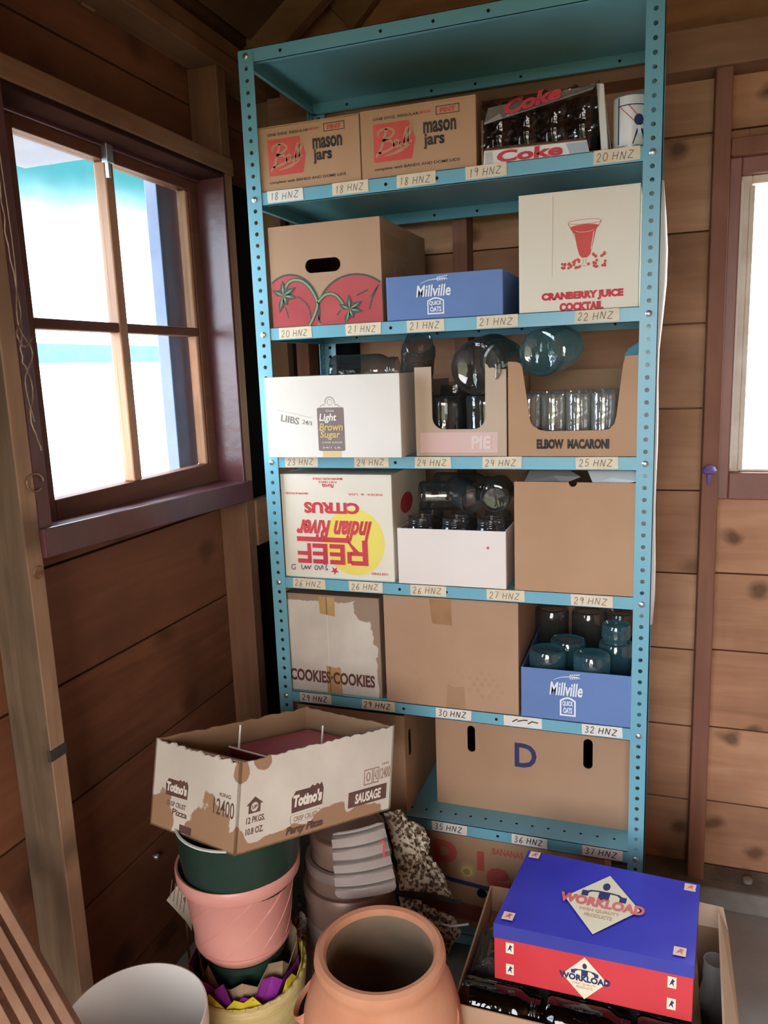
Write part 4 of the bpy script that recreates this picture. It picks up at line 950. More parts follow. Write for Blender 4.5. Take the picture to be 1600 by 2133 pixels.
text(m, pl, 'GROWN & PACKED', (.028, 1.204, .090, 1.209), .01, flip=True); text(m, pl, 'INDEX  &  USA', (.196, 1.204, .282, 1.209), .0, flip=True); text(m, pl, 'CERTIFIED', (.246, 1.010, .290, 1.0155), .01, flip=True)
th.part('red_print', m, RED2)
m = MB()
for pts in ([(.046, 1.026), (.036, 1.024), (.035, 1.015), (.043, 1.014), (.044, 1.020)], [(.062, 1.027), (.062, 1.017), (.067, 1.015), (.072, 1.024), (.074, 1.016), (.08, 1.024), (.082, 1.016), (.088, 1.026)], [(.105, 1.026), (.099, 1.024), (.098, 1.017), (.104, 1.016), (.108, 1.025), (.112, 1.016), (.118, 1.027), (.120, 1.017)], [(.122, 1.03), (.13, 1.029), (.127, 1.022), (.132, 1.017), (.125, 1.016)]): stroke(m, pl, smooth_pts(pts, 5), .0022, .0012)
th.part('handwriting', m, mottled('violet_ink', (.12, .07, .17), (.16, .1, .2), 20))
m = MB(); ps = Plane((x1, 0, 0), (0, 1, 0), (0, 0, 1)); flat(m, ps, [circ(.12, 1.17, .05, .026, 20)], .0003); th.part('side_oval_print', m, RED2)
# white tray
x0, x1, y0, y1, z1 = .3185, .5765, .001, .30, 1.129
th = Thing('cardboard_tray', 'low blush white tray with one tiny red star, full of dark jars', 'tray', ((x0+x1)/2, .15, z0))
carton(th, x0, x1, y0, y1, z0, z1, PINKW, CARDI, back_h=1.16)
pl = front(y0); m = MB(); flat(m, pl, [[(.535+(.005 if i % 2 == 0 else .002)*sin(pi*i/5), 1.090+(.005 if i % 2 == 0 else .002)*cos(pi*i/5)) for i in range(10)]], .0003); th.part('star_print', m, RED2)
TJ = 'jars in the white tray'
for row, y in enumerate((.055, .14)):
    for i in range(3):
        jar((.363+.0845*i, y, z0+.0045), .0405, .150, G_SMOKE, '%s upright jar from the left in the %s row of the white tray' % (ORD[i], ('front', 'back')[row]), TJ)
TJ = 'jars lying on the white tray'
jar((.345, .105, 1.190), .036, .135, G_SMOKE, 'clear jar with grey lid lying sideways at the left on the white tray jars', TJ, (0, radians(90), radians(8)), lid=TINP)
jar((.545, .035, 1.198), .0345, .13, G_SMOKE, 'jar lying bottom to the front, at the right on top of the white tray jars', TJ, (radians(-85), 0, radians(4)))
jar((.36, .20, 1.200), .036, .15, G_SMOKE, 'jar lying sideways at the back on the white tray jars', TJ, (0, radians(90), radians(-6)))
jar((.49, .05, 1.188), .033, .12, G_SMOKE, 'middle jar lying crosswise beside the round bottom on the white tray', TJ, (radians(-80), 0, radians(35)))
# plain box
x0, x1, y0, y1, z1 = .5955, .8565, .002, .32, 1.243
th = Thing('cardboard_box', 'plain unprinted cardboard box with open top and a thumb notch, on the middle shelf', 'box', ((x0+x1)/2, .15, z0))
loop = [(x0, z0), (x1, z0), (x1, z1)]+[(.7225+.009*cos(a), z1-.0+.010*-sin(a)) for a in [pi*i/8 for i in range(9)]]+[(x0, z1)]
carton(th, x0, x1, y0, y1, z0, z1, CARDO, CARDI, front_loops=[loop], side_h=1.243, back_h=1.25)
jar((.722, .045, 1.168), .034, .13, G_TEAL, 'jar bottom showing in the thumb notch of the plain box', 'jars in the plain box', (radians(-80), 0, 0))
def rag(pts, name, mat, label, cat):
    m = MB(); n = len(pts); c = [sum(p[i] for p in pts)/n for i in range(3)]; m.add(pts+[tuple(c)], [(i, (i+1) % n, n) for i in range(n)]); o = obj(name, m, mat, origin=pts[0], sol=.001); tag(o, label, cat); return o
rag([(.765, .012, 1.238), (.79, .016, 1.232), (.852, .02, 1.244), (.852, .05, 1.262), (.80, .06, 1.266), (.75, .05, 1.262)], 'plastic_bag', SHEET, 'crumpled white plastic poking out at the right of the plain box', 'bag')
rag([(.615, .02, 1.24), (.70, .03, 1.236), (.735, .04, 1.25), (.70, .08, 1.264), (.62, .08, 1.262)], 'plastic_scrap', FOILG, 'grey plastic scrap in the top left of the plain box', 'plastic')
# ---- shelf 2: cookies, taped box, oat tray with inverted jars
z0 = S(2)
COOK = worn('worn_white_face', (.60, .53, .45), (.72, .65, .56), (.34, .235, .17), [(.13, 0, .25, .030, 1, .16), (.13, 0, .10, .012, 1, .2), (.0, 0, .264, .26, 1, .022), (.10, 0, .245, .05, 1, .045), (-.130, 0, .2, .008, 1, .2)])
x0, x1, y0, y1, z1 = .0065, .261, .012, .27, 0.946
th = Thing('cardboard_box', 'worn white cookie box with peeling edges and a strip of brown tape', 'box', ((x0+x1)/2, y0, z0))
carton(th, x0, x1, y0, y1, z0, z1, COOK, open_top=False)
pl = front(y0); m = MB(); text(m, pl, 'COOKIES·COOKIES', (.0105, .7155, .243, .748), .02, lift=.0008); th.part('brown_lettering', m, mottled('lettering_maroon', (.10, .03, .025), (.16, .06, .045), 30))
m = MB(); flat(m, pl, [[(.100, z1-.001), (.144, z1-.001), (.143, .895), (.127, .897), (.103, .900)]], .0003); th.part('parcel_tape', m, PACKT); m = MB(); flat(m, pl, [[(.113, z0+.001), (.154, z0+.001), (.152, .760), (.146, .762), (.139, .758), (.113, .763)]], .0003); th.part('parcel_tape', m, PACKT)
m = MB(); stroke(m, pl, [(.122, z0+.002), (.121, z1-.002)], .0013); th.part('seam_line', m, WHITEB)
x0, x1, y0, y1, z1 = .2765, .603, .002, .33, .960
th = Thing('cardboard_box', 'large plain cardboard box closed with brown tape, beside the cookie box', 'box', ((x0+x1)/2, .15, z0))
carton(th, x0, x1, y0, y1, z0, z1, CARD, open_top=False)
pl = front(y0)
m = MB(); GT = mottled('glossy_tape', (.30, .15, .07), (.38, .21, .10), 16, .15, 0, .6, bump=.4); flat(m, pl, [[(.392, z1), (.444, z1), (.4465, .898), (.400, .900), (.397, .907)]], .0004); th.part('parcel_tape', m, GT); m = MB(); flat(m, pl, [[(.428, z0+.001), (.476, z0+.001), (.473, .748), (.450, .744), (.432, .750)]], .0003); th.part('parcel_tape', m, mottled('dull_tape', (.36, .21, .12), (.40, .24, .14), 16, .4))
m = MB()
for i in range(12):
    for j in range(5):
        if random.random() < .75: flat(m, pl, [circ(.345+i*.019+.009*(j % 2), .728+j*.0145, .0055, .006, 8)], .0002)
th.part('faint_dots', m, mottled('dot_tan', (.42, .26, .15), (.46, .29, .17), 20, .8))
x0, x1, y0 = .6085, .8545, .002
th = Thing('cardboard_tray', 'blue oatmeal tray with upturned teal jars, lower right by the post', 'tray', ((x0+x1)/2, .15, z0), 'blue oatmeal trays')
carton(th, x0, x1, y0, .33, z0, .811, NAVY, CARDI, back_h=.93)
millville(th, x0, x1, y0, z0, .811)
OJ = 'upturned jars in the lower blue tray'
for (x, y, h, r, mat, lb) in ((.662, .058, .146, .043, G_TEAL, 'front left teal jar upside down in the lower blue tray'), (.763, .050, .146, .0415, G_TEAL, 'front centre pale teal jar upside down in the lower blue tray'), (.700, .135, .146, .042, G_TEAL, 'second row left jar upside down in the lower blue tray'),
                       (.812, .128, .150, .0395, G_TEAL, 'right hand teal jar upside down beside the post in the lower blue tray'), (.645, .275, .178, .043, G_SMOKE, 'back left dark jar upside down in the lower blue tray'), (.738, .275, .178, .043, G_SMOKE, 'back centre dark jar upside down in the lower blue tray'), (.815, .275, .178, .036, G_SMOKE, 'back right dark jar upside down in the lower blue tray')):
    jar((x, y, z0+.0045), r, h, mat, lb, OJ, 'inv')
jar((.812, .125, z0+.1556), .033, .045, G_TEAL, 'small teal glass dish on top of the right hand upturned jar', OJ, 'inv')
# ---- shelf 1: left box, box marked D
z0 = S(1)
x0, x1, y0, y1, z1 = .026, .318, .006, .36, .652
th = Thing('cardboard_box', 'open brown cardboard box on the lowest raised shelf, behind the pizza box', 'box', ((x0+x1)/2, .18, z0))
carton(th, x0, x1, y0, y1, z0, z1, CARDD, CARDI)
m = MB(); ps = Plane((x1, 0, 0), (0, 1, 0), (0, 0, 1)); flat(m, ps, [rrect(.035, .53, .053, .60, .009)], .0004); th.part('hand_hole', m, HOLE)
x0, x1, y0, y1, z1 = .3755, .8555, .085, .385, .628
th = Thing('cardboard_box', 'long brown box marked with a blue letter D and two hand slots', 'box', ((x0+x1)/2, .22, z0))
hl = [rrect(.4585, .5375, .4785, .6085, .0098), rrect(.7435, .5325, .7655, .6095, .0108)]
carton(th, x0, x1, y0, y1, z0, z1, CARD, HOLE, open_top=False, front_loops=[rect(x0, z0, x1, z1)]+hl)
pl = front(y0); m = MB(); text(m, pl, 'D', (.578, .514, .632, .578), .012, lift=.0004); th.part('blue_letter', m, DBLUE)
# ---- shelf 0: fruit box
z0 = S(0)
x0, x1, y0, y1, z1 = .345, .80, .030, .36, .336
th = Thing('fruit_box', 'banana box with faded red lettering and a yellow sun, under the lowest raised shelf', 'box', ((x0+x1)/2, .2, z0))
carton(th, x0, x1, y0, y1, z0, z1, CARDD, CARDD, open_top=False)
pl = front(y0)
m = MB(); text(m, pl, 'D', (.376, .252, .440, .316), .05); text(m, pl, 'l', (.491, .246, .509, .300), .05); text(m, pl, 'e', (.514, .203, .576, .262), .05)
text(m, pl, 'BANANAS', (.530, .298, .607, .316), .01); lt = th.part('red_lettering', m, mottled('fruit_red', (.42, .07, .06), (.48, .1, .08), 10))
m = MB(); CX_, CZ_ = .464, .238
for q in range(26):
    a = 2*pi*q/26; m.add([pl.p(CX_+.012*cos(a-.11), CZ_+.012*sin(a-.11), .0012), pl.p(CX_+.012*cos(a+.11), CZ_+.012*sin(a+.11), .0012), pl.p(CX_+.029*cos(a), CZ_+.029*sin(a), .0012)], [(0, 1, 2)])
flat(m, pl, [circ(CX_, CZ_, .0135, .0135, 24)], .0002, .0012); sn = th.part('sun_print', m, mottled('sun_dull_yellow', (.60, .44, .12), (.66, .5, .16), 10), lt)
m = MB(); flat(m, pl, [circ(CX_, CZ_, .009, .009, 20)], .0002, .0016); th.part('sun_centre', m, mottled('sun_centre_olive', (.3, .24, .1), (.36, .28, .12), 10), sn)
m = MB(); flat(m, pl, [[(x0, .222), (x0, .234), (.42, .213), (.6, .198), (x1, .185), (x1, .173), (.6, .186), (.42, .201)]], .0003); th.part('blue_stripe', m, DBLUE)
m = MB(); flat(m, pl, [[(x0, .10), (.62, .095), (.62, .140), (x0, .150)]], .0002); th.part('maroon_print', m, mottled('dull_maroon', (.26, .07, .05), (.3, .1, .07), 10))
m = MB(); flat(m, pl, [circ(.502, .183, .013, .013, 20)], .0006); th.part('hand_hole', m, HOLE)

# ================================================================== on the floor
def ring_noise(mb, cx, cy, r, z, n, dr, dz, tilt=0, mi=0, thick=.02):
    """crumpled standing sheet around a circle"""
    vs = []; fs = []
    for i in range(n):
        a = 2*pi*i/n
        for j in range(3):
            rr = r+random.uniform(-dr, dr)+(.006*j); vs.append((cx+rr*cos(a), cy+rr*sin(a), z-.06+.045*j+(random.uniform(-dz, dz) if j == 2 else 0)))
    for i in range(n):
        for j in range(2): k2 = (i+1) % n; fs.append((i*3+j, k2*3+j, k2*3+j+1, i*3+j+1))
    mb.add(vs, fs, mi)
# ---- yellow basket with things in it, pot stack on top
AX, AY = .096, -.441
th = Thing('woven_basket', 'pale yellow woven straw basket on the floor, under the pink flower pot', 'basket', (AX, AY, 0))
m = MB(); prof = [(0, .004), (.085, 0), (.092, .004)]
for i in range(26):
    z = .01+i*.0097; r = .093+.034*(z/.262)
    prof += [(r+.0016, z), (r+.0016, z+.006), (r-.0004, z+.0085)]
prof += [(.127, .264), (.123, .266), (.119, .262), (.115, .22), (.085, .012), (0, .012)]
m.lathe(prof, 48, Matrix.Translation((AX, AY, 0)), cap=False); th.part('basket_body', m, STRAW, smooth=True)
m = MB(); 
for i in range(64): a = 2*pi*i/64; a2 = 2*pi*(i+1)/64; m.tube([(AX+.124*cos(a), AY+.124*sin(a), .263+.002*(i % 2)), (AX+.124*cos(a2), AY+.124*sin(a2), .263+.002*((i+1) % 2))], .0045, 5)
th.part('basket_rim', m, STRAW, smooth=True)
m = MB(); ring_noise(m, AX, AY, .099, .262, 34, .007, .022); o = obj('wrapping_paper', m, PURPLE, origin=(AX, AY, .22), sol=.001); tag(o, 'crumpled purple wrapping foil stuffed into the yellow basket', 'wrapping')
m = MB(); ring_noise(m, AX+.004, AY, .090, .272, 22, .012, .030); o = obj('wrapping_paper', m, PAPERB, origin=(AX, AY, .23), sol=.001); tag(o, 'crumpled brown paper stuffed into the yellow basket', 'wrapping')
m = MB(); ring_noise(m, AX, AY, .108, .240, 40, .003, .020); o = obj('wrapping_paper', m, YFOIL, origin=(AX, AY, .21), sol=.001); tag(o, 'yellow foil showing at the edge of the straw basket', 'wrapping')
def pot(name, label, prof, mat, z, dx=0, k=1):
    m = MB(); m.lathe([(a*k, b) for a, b in prof], 56, Matrix.Translation((AX+dx, AY, z)), cap=False)
    o = obj(name, m, mat, smooth=True, origin=(AX+dx, AY, z)); tag(o, label, 'flower pot'); return o
pot('flower_pot', 'dark green pot inside the yellow basket, below the pink pot', [(0, .002), (.060, 0), (.062, .004), (.079, .17), (.085, .172), (.085, .186), (.078, .186), (.076, .17), (.058, .012), (0, .012)], GREENP, .139)
th = Thing('flower_pot', 'pink plastic flower pot with swirl lines, standing in the yellow basket', 'flower pot', (AX, AY, .326))
PZ0 = .326
m = MB(); m.lathe([(.0, .022), (.096, .022), (.0985, .030), (.0990, .036), (.1135, .162), (.1165, .166), (.123, .167), (.1265, .171), (.1275, .194), (.125, .198), (.121, .197), (.118, .169), (.108, .155), (.092, .030), (0, .03)], 64, Matrix.Translation((AX, AY, PZ0)), cap=False)
pb = th.part('pot_body', m, PINKPL, smooth=True)
m = MB(); m.lathe([(0, 0), (.082, 0), (.086, .003), (.098, .020), (.1005, .026), (.1005, .030), (.097, .031), (.088, .018), (0, .01)], 64, Matrix.Translation((AX, AY, PZ0)), cap=False); th.part('saucer', m, PINKPL, smooth=True)
m = MB()
for s_ in range(9):
    pts = []
    for i in range(19):
        t = i/18; z = .038+.122*t; a = s_*2*pi/9+1.25*t; r = .0990+(.1135-.0990)*((z-.036)/.126); pts.append((AX+r*cos(a), AY+r*sin(a), PZ0+z))
    m.tube(pts, .0010, 5)
th.part('swirl_ribs', m, PINKPL, pb, smooth=True)
pot('flower_pot', 'dark green flower pot with pale rim, nested in the pink pot under the pizza box', [(0, .002), (.070, 0), (.073, .004), (.098, .05), (.112, .088), (.117, .12), (.119, .165), (.122, .187), (.1225, .192), (.119, .194), (.116, .19), (.108, .14), (.070, .012), (0, .012)], GREENP, .420, .008, 1.035)
m = MB(); m.lathe([(.1215, 0), (.1225, .001), (.1222, .004), (.1185, .0045), (.1175, .002)], 64, Matrix.Translation((AX+.008, AY, .6135)) @ Matrix.Scale(1.035, 4), cap=False)
pot_rim = obj('pot_rim', m, mottled('pale_rim', (.55, .58, .55), (.66, .68, .66), 9, .3), smooth=True, origin=(AX+.008, AY, .420)); pot_rim.location = (0, 0, 0); pot_rim.parent = [q for q in bpy.data.objects if q.get('label', '').startswith('dark green flower pot with pale rim')][0]
# ---- pizza box, skewed and tilted on top
P0 = Vector((.168, -.566, .616)); PA = Vector((-.232, .061, -.011)); PB = Vector((.217, .261, -.022)); PH = Vector((.001, .045, .167))
def bx(a, b, h): return P0+PA*a+PB*b+PH*h
PZ = worn('pizza_box_face', (.60, .545, .47), (.70, .64, .56), (.36, .215, .125),
          [(*(bx(.90, 0, .12)-P0), .045, .1, .055), (*(bx(.30, 0, .10)-P0), .060, .1, .070), (*(bx(0, .20, .0)-P0), .16, .17, .022), (*(bx(0, .0, .9)-P0), .02, .02, .022), (*(bx(0, .13, .97)-P0), .02, .02, .018), (*(bx(0, .58, .05)-P0), .05, .06, .040), (*(bx(0, .75, .02)-P0), .06, .09, .025), (*(bx(.0, 0, .03)-P0), .03, .03, .05)])
th = Thing('pizza_box', 'battered open white pizza box with torn paper, tilted on the stack of flower pots', 'box', tuple(P0))
def panel(name, c0, c1, h0, h1, mat, inward, tears=0, n=24, seed=0):
    """upright board from c0 to c1 (a,b pairs) with a slightly torn top edge"""
    rnd = random.Random(seed); m = MB(); vs = []; off = inward
    for i in range(n+1):
        t = i/n; a = c0[0]+(c1[0]-c0[0])*t; b = c0[1]+(c1[1]-c0[1])*t
        top = h1-(tears*rnd.random() if 0 < i < n else 0)
        lo = bx(a, b, h0); hi = bx(a, b, top); vs += [lo, hi, hi+off, lo+off]
    fs = []
    for i in range(n):
        p = i*4; q = p+4; fs += [(p, q, q+1, p+1), (p+1, q+1, q+2, p+2), (p+2, q+2, q+3, p+3), (p+3, q+3, q, p)]
    fs += [(0, 1, 2, 3), (n*4+3, n*4+2, n*4+1, n*4)]
    m.add(vs, fs); return th.part(name, m, mat, fix=True)
ia = PA.normalized()*.004; ib = PB.normalized()*.004
lp = panel('side_panel', (1, 0), (0, 0), 0, 1.0, PZ, ib, .05, 30, 3)
rp = panel('long_panel', (0, 0), (0, 1), 0, 1.0, PZ, ia, .025, 40, 5)
panel('side_panel', (0, 1), (1, 1), 0, 1.0, CARDI, -ib, .02, 20, 6)
panel('long_panel', (1, 1), (1, 0), 0, 1.0, CARDI, -ia, .03, 20, 8)
m = MB(); m.hexa([bx(0, 0, 0), bx(1, 0, 0), bx(0, 1, 0), bx(1, 1, 0), bx(0, 0, .02), bx(1, 0, .02), bx(0, 1, .02), bx(1, 1, .02)]); th.part('bottom_panel', m, CARDI)
m = MB(); m.add([bx(.02, .02, .97), bx(.98, .02, .94), bx(.75, .30, .72), bx(.2, .28, .76)], [(0, 1, 2, 3)]); th.part('inner_flap', m, CARDI, sol=.003)
LF = Plane(bx(1, 0, 0), -PA, PH); RF = Plane(bx(0, 0, 0), PB, PH)
def logo(mb_d, mb_w, pl, x0, y0, x1, y1):
    w = x1-x0; h = y1-y0; flat(mb_d, pl, [[(x0, y0), (x1, y0+h*.05), (x1+w*.02, y0+h*.72), (x1-w*.05, y1), (x1-w*.12, y1-h*.1), (x1-w*.20, y1), (x1-w*.28, y1-h*.1), (x1-w*.36, y1-h*.02), (x1-w*.44, y1-h*.12), (x0+w*.1, y1-h*.12), (x0-w*.02, y0+h*.6)]], .0003)
    text(mb_w, pl, "Totino's", (x0+w*.03, y0+h*.22, x0+w*.97, y0+h*.74), .035, .1, lift=.0006)
md, mw_ = MB(), MB()
logo(md, mw_, RF, .33, .285, .525, .555); lg = th.part('logo_print', md, BROWNP, rp)
md = MB(); text(md, RF, 'Party Pizza', (.30, .035, .535, .145), .03, .2, lift=.0009); th.part('pizza_lettering', md, BROWNP, rp)
md = MB(); text(md, RF, 'CRISP CRUST', (.345, .185, .495, .24), 0.01, .1); stroke(md, RF, rrect(.325, .165, .515, .262, .02)+[(.515, .185)], .004); th.part('crust_print', md, FADEP, rp)
md = MB(); flat(md, RF, [rect(.70, .155, .965, .335)], .0003); th.part('flavour_print', md, BROWNP, rp)
text(mw_, RF, 'SAUSAGE', (.745, .185, .925, .30), .02, .1, lift=.0006); th.part('reversed_lettering', mw_, WHITEB, rp)
md = MB(); flat(md, RF, [[(.065, .41), (.135, .41), (.135, .50), (.15, .50), (.10, .585), (.05, .50), (.065, .50)], circ(.10, .475, .022, .05, 14)], .0003); text(md, RF, 'UP', (.085, .455, .116, .495), .01); th.part('house_print', md, BROWNP, rp)
md = MB(); text(md, RF, '12 PKGS.', (.055, .305, .165, .375), .01); text(md, RF, '10.8 OZ.', (.055, .185, .16, .255), .01); th.part('count_lettering', md, BROWNP, rp)
md = MB(); flat(md, RF, [rect(.80, .37, .862, .555), rect(.806, .385, .856, .54)], .0003); flat(md, RF, [rect(.866, .37, .905, .555), rect(.871, .385, .90, .54)], .0003); text(md, RF, '0', (.815, .41, .846, .52), .0); text(md, RF, '42', (.875, .41, .897, .52), 0); text(md, RF, '12400', (.91, .40, .985, .53), .01); text(md, RF, 'KING', (.925, .56, .97, .59), .0); th.part('code_print', md, FADEP, rp)
md, mw_ = MB(), MB()
logo(md, mw_, LF, .17, .40, .43, .615); text(md, LF, '12400', (.735, .37, .965, .545), .0); text(md, LF, 'KING', (.80, .575, .92, .615), 0); text(md, LF, 'CRISP CRUST', (.19, .29, .42, .345), 0); text(md, LF, 'Pizza', (.26, .20, .44, .27), .01, .1); flat(md, LF, [rect(.36, .035, .50, .12)], .0003)
th.part('black_print', md, BROWNP, lp); th.part('reversed_lettering', mw_, WHITEB, lp)
m = MB(); m.hexa([bx(.30, .40, .03), bx(.75, .40, .03), bx(.30, .85, .03), bx(.75, .85, .03), bx(.22, .36, .80), bx(.80, .36, .80), bx(.22, .90, .80), bx(.80, .90, .80)]); o = obj('plastic_tray', m, CANDLE, origin=tuple(bx(.5, .6, .03)), bevel=.004); tag(o, 'dark red plastic container inside the open pizza box', 'tray')
m = MB(); m.tube([bx(.70, .37, .78), bx(.70, .37, 1.08)], .0022); m.tube([bx(.35, .72, .78), bx(.35, .72, 1.02)], .002)
for q in ((bx(.22, .36, .80), bx(.80, .36, .80)), (bx(.22, .36, .80), bx(.22, .90, .80))): m.tube(list(q), .002)
ch = obj('tray_spikes', m, WHITEPL, o, origin=tuple(bx(.5, .6, .03)))
# ---- stack of tins
TX, TY = .240, -.200
def tin(z0, z1, r, mat, matl, label):
    th = Thing('cookie_tin', label, 'tin', (TX, TY, z0), 'stacked round tins')
    m = MB(); h = z1-z0; M = Matrix.Translation((TX, TY, z0)); m.lathe([(0, .001), (r*.95, 0), (r*.97, .003), (r*.97, h*.72), (r*.90, h*.72)], 48, M, cap=False); th.part('tin_body', m, mat, smooth=True)
    m = MB(); m.lathe([(r*.98, h*.62), (r, h*.63), (r*1.005, h*.66), (r, h*.95), (r*.97, h), (r*.88, h), (r*.86, h*.97), (0, h*.97)], 48, M, cap=False); th.part('tin_lid', m, matl, smooth=True)
    return th
tin(0, .13, .106, TINRED, TINP, 'bottom round tin of the stack behind the flower pots, dark red')
t2 = tin(.13, .262, .107, TINP2, TINP, 'second round tin from the bottom, with small red lettering')
m = MB(); 
for i in range(40):
    a = -2.4+i*.045
    if i % 5 != 4: m.box(-.0022, .0022, -.0004, .0004, 0, .010, 0, Matrix.Translation((TX+.1045*cos(a), TY+.1045*sin(a), .175)) @ Matrix.Rotation(a+pi/2, 4, 'Z'))
t2.part('red_lettering', m, RED2)
tin(.262, .345, .108, TINP2, TINP2, 'middle pinkish grey round tin, behind the ribbed grey plate')
tin(.345, .405, .100, TINP2, TINP, 'second round tin from the top of the stack')
tin(.405, .468, .088, TINP2, TINP2, 'topmost brown round tin, just under the corner of the pizza box')
# ---- ribbed plate leaning on the tins
Cc = Vector(cam.matrix_world.translation)
def pull(p, s_): return Cc+(Vector(p)-Cc)*s_
BLc, BRc, TLc, TRc = [pull(p, .957) for p in ((.247, -.298, .351), (.375, -.25, .364), (.234, -.275, .494), (.343, -.232, .516))]
nrm = (BRc-BLc).cross(TLc-BLc).normalized()
m = MB(); nr = 60; ncol = 14; vs = []
for j in range(nr+1):
    v = j/nr; ph = (v*5.2) % 1.0; d = .014*ph if ph < .86 else (-.010 if ph < .95 else 0)
    edge = min(v, 1-v); inset = 0
    if edge < .10: q = (1-edge/.10); inset = .11*(1-math.sqrt(max(0, 1-q*q)))
    for i in range(ncol+1):
        u = inset+(1-2*inset)*i/ncol; p = BLc+(BRc-BLc)*u*(1-v)+(TRc-TLc)*u*v+(TLc-BLc)*v+nrm*(d+.012*(1-(2*u-1)**2)); vs.append(p)
m.add(vs, [(j*(ncol+1)+i, j*(ncol+1)+i+1, (j+1)*(ncol+1)+i+1, (j+1)*(ncol+1)+i) for j in range(nr) for i in range(ncol)])
o = obj('ribbed_plate', m, FOILG, origin=tuple(BLc), sol=.003); tag(o, 'ribbed grey plate with rounded corners leaning against the stack of tins', 'plate')
m = MB(); PL_ = Plane(BLc+nrm*.030, (BRc-BLc), (TLc-BLc)); stroke(m, PL_, smooth_pts([(.80, .86), (.84, .85), (.83, .72), (.83, .62)], 4), .03, 0)
obj('red_mark', m, RED2, o, origin=tuple(BLc), sol=.0006)
# ---- speckled wraps
def pillow(name, pts, depth, mat, label, cat, seed=1, rings=7, wob=.006):
    rnd = random.Random(seed); pts = [Vector(p) for p in pts]
    dense = []
    for i in range(len(pts)):
        a, b = pts[i], pts[(i+1) % len(pts)]
        for k in range(7): dense.append(a.lerp(b, k/7)+Vector((rnd.uniform(-1, 1), rnd.uniform(-1, 1), rnd.uniform(-1, 1)))*.0022)
    c = sum(dense, Vector())/len(dense); n = len(dense); toc = (Cc-c).normalized()
    m = MB()
    for sgn in (1, -1):
        vs = []; 
        for r in range(rings):
            t = r/rings
            for p in dense:
                q = p.lerp(c, t)+toc*sgn*depth*math.sqrt(max(0, 1-(1-t)**2))*(.75+.25*rnd.random())
                if r: q += Vector((rnd.uniform(-1, 1), rnd.uniform(-1, 1), rnd.uniform(-1, 1)))*wob
                vs.append(q)
        vs.append(c+toc*sgn*depth); fs = []
        for r in range(rings-1):
            for i in range(n): k2 = (i+1) % n; fs.append((r*n+i, r*n+k2, (r+1)*n+k2, (r+1)*n+i))
        for i in range(n): fs.append(((rings-1)*n+i, (rings-1)*n+(i+1) % n, len(vs)-1))
        m.add(vs, fs)
    o = obj(name, m, mat, smooth=True, origin=tuple(c), fix=True); tag(o, label, cat); return o
pillow('gift_wrap', [(.323, -.177, .500), (.362, -.168, .508), (.375, -.163, .480), (.407, -.154, .468), (.425, -.155, .43), (.420, -.157, .40), (.455, -.158, .36), (.479, -.161, .303), (.43, -.17, .312), (.359, -.199, .324), (.350, -.185, .40)], .020, LEOP, 'upper crumpled speckled bag with a leopard pattern, in front of the shelf', 'bag', 3)
pillow('gift_wrap', [(.36, -.202, .314), (.40, -.19, .30), (.433, -.181, .283), (.48, -.17, .262), (.496, -.165, .225), (.467, -.189, .170), (.42, -.20, .195), (.37, -.205, .22)], .024, LEOP, 'lower crumpled speckled bag, below the other one and behind the clay pot', 'bag', 9)
m = MB(); m.beam((.35, -.197, .319), (.495, -.150, .287), .004, .010, (0, 1, 0)); o = obj('dark_strip', m, BLACK, origin=(.35, -.197, .319)); tag(o, 'thin dark strip lying between the two speckled bags', 'strip')
m = MB(); m.tube([(.44, -.20, .262), (.48, -.19, .252), (.515, -.17, .250)], .0025); o = obj('white_stick', m, WHITEPL, origin=(.44, -.2, .26)); tag(o, 'thin white stick across the lower speckled bag', 'stick')
m = MB(); ps_ = [(.150+.05*cos(a)*random.uniform(.7, 1.1), -.262+.03*sin(a), .20+.06*sin(a)) for a in [2*pi*i/9 for i in range(9)]]
pillow('foil_scrap', [(.135, -.285, .265), (.150, -.280, .285), (.160, -.275, .25), (.158, -.285, .20), (.135, -.295, .20)], .012, FOILG, 'crumpled silvery foil between pink pot and round tins', 'foil', 5, 5, .008)
m = MB(); pt = [(-.126, -.323, .352), (-.165, -.348, .295), (-.120, -.342, .244), (-.107, -.342, .221), (-.110, -.319, .343)]
th = Thing('seed_tag', 'cream paper plant label on a thin stake, between the pink pot and the left wall', 'plant label', (-.13, -.335, 0))
m.add(pt, [(0, 1, 2, 3, 4)]); cd = th.part('paper_card', m, CREAM, sol=.001)
m = MB()
for q in range(5):
    a = Vector(pt[1]).lerp(Vector(pt[2]), .12+.17*q); d_ = (Vector(pt[4])-Vector(pt[2])).normalized(); b_ = a+d_*.055; tc_ = (Cc-a).normalized()*.002; w_ = (Vector(pt[2])-Vector(pt[1])).normalized()*.0022
    m.add([a+d_*.012+tc_, a+d_*.012+tc_+w_, b_+tc_+w_, b_+tc_], [(0, 1, 2, 3)])
th.part('tag_lettering', m, FADEP, cd)
m = MB(); m.tube([(-.125, -.333, .30), (-.135, -.325, .0)], .003); th.part('stake', m, W_LATH)
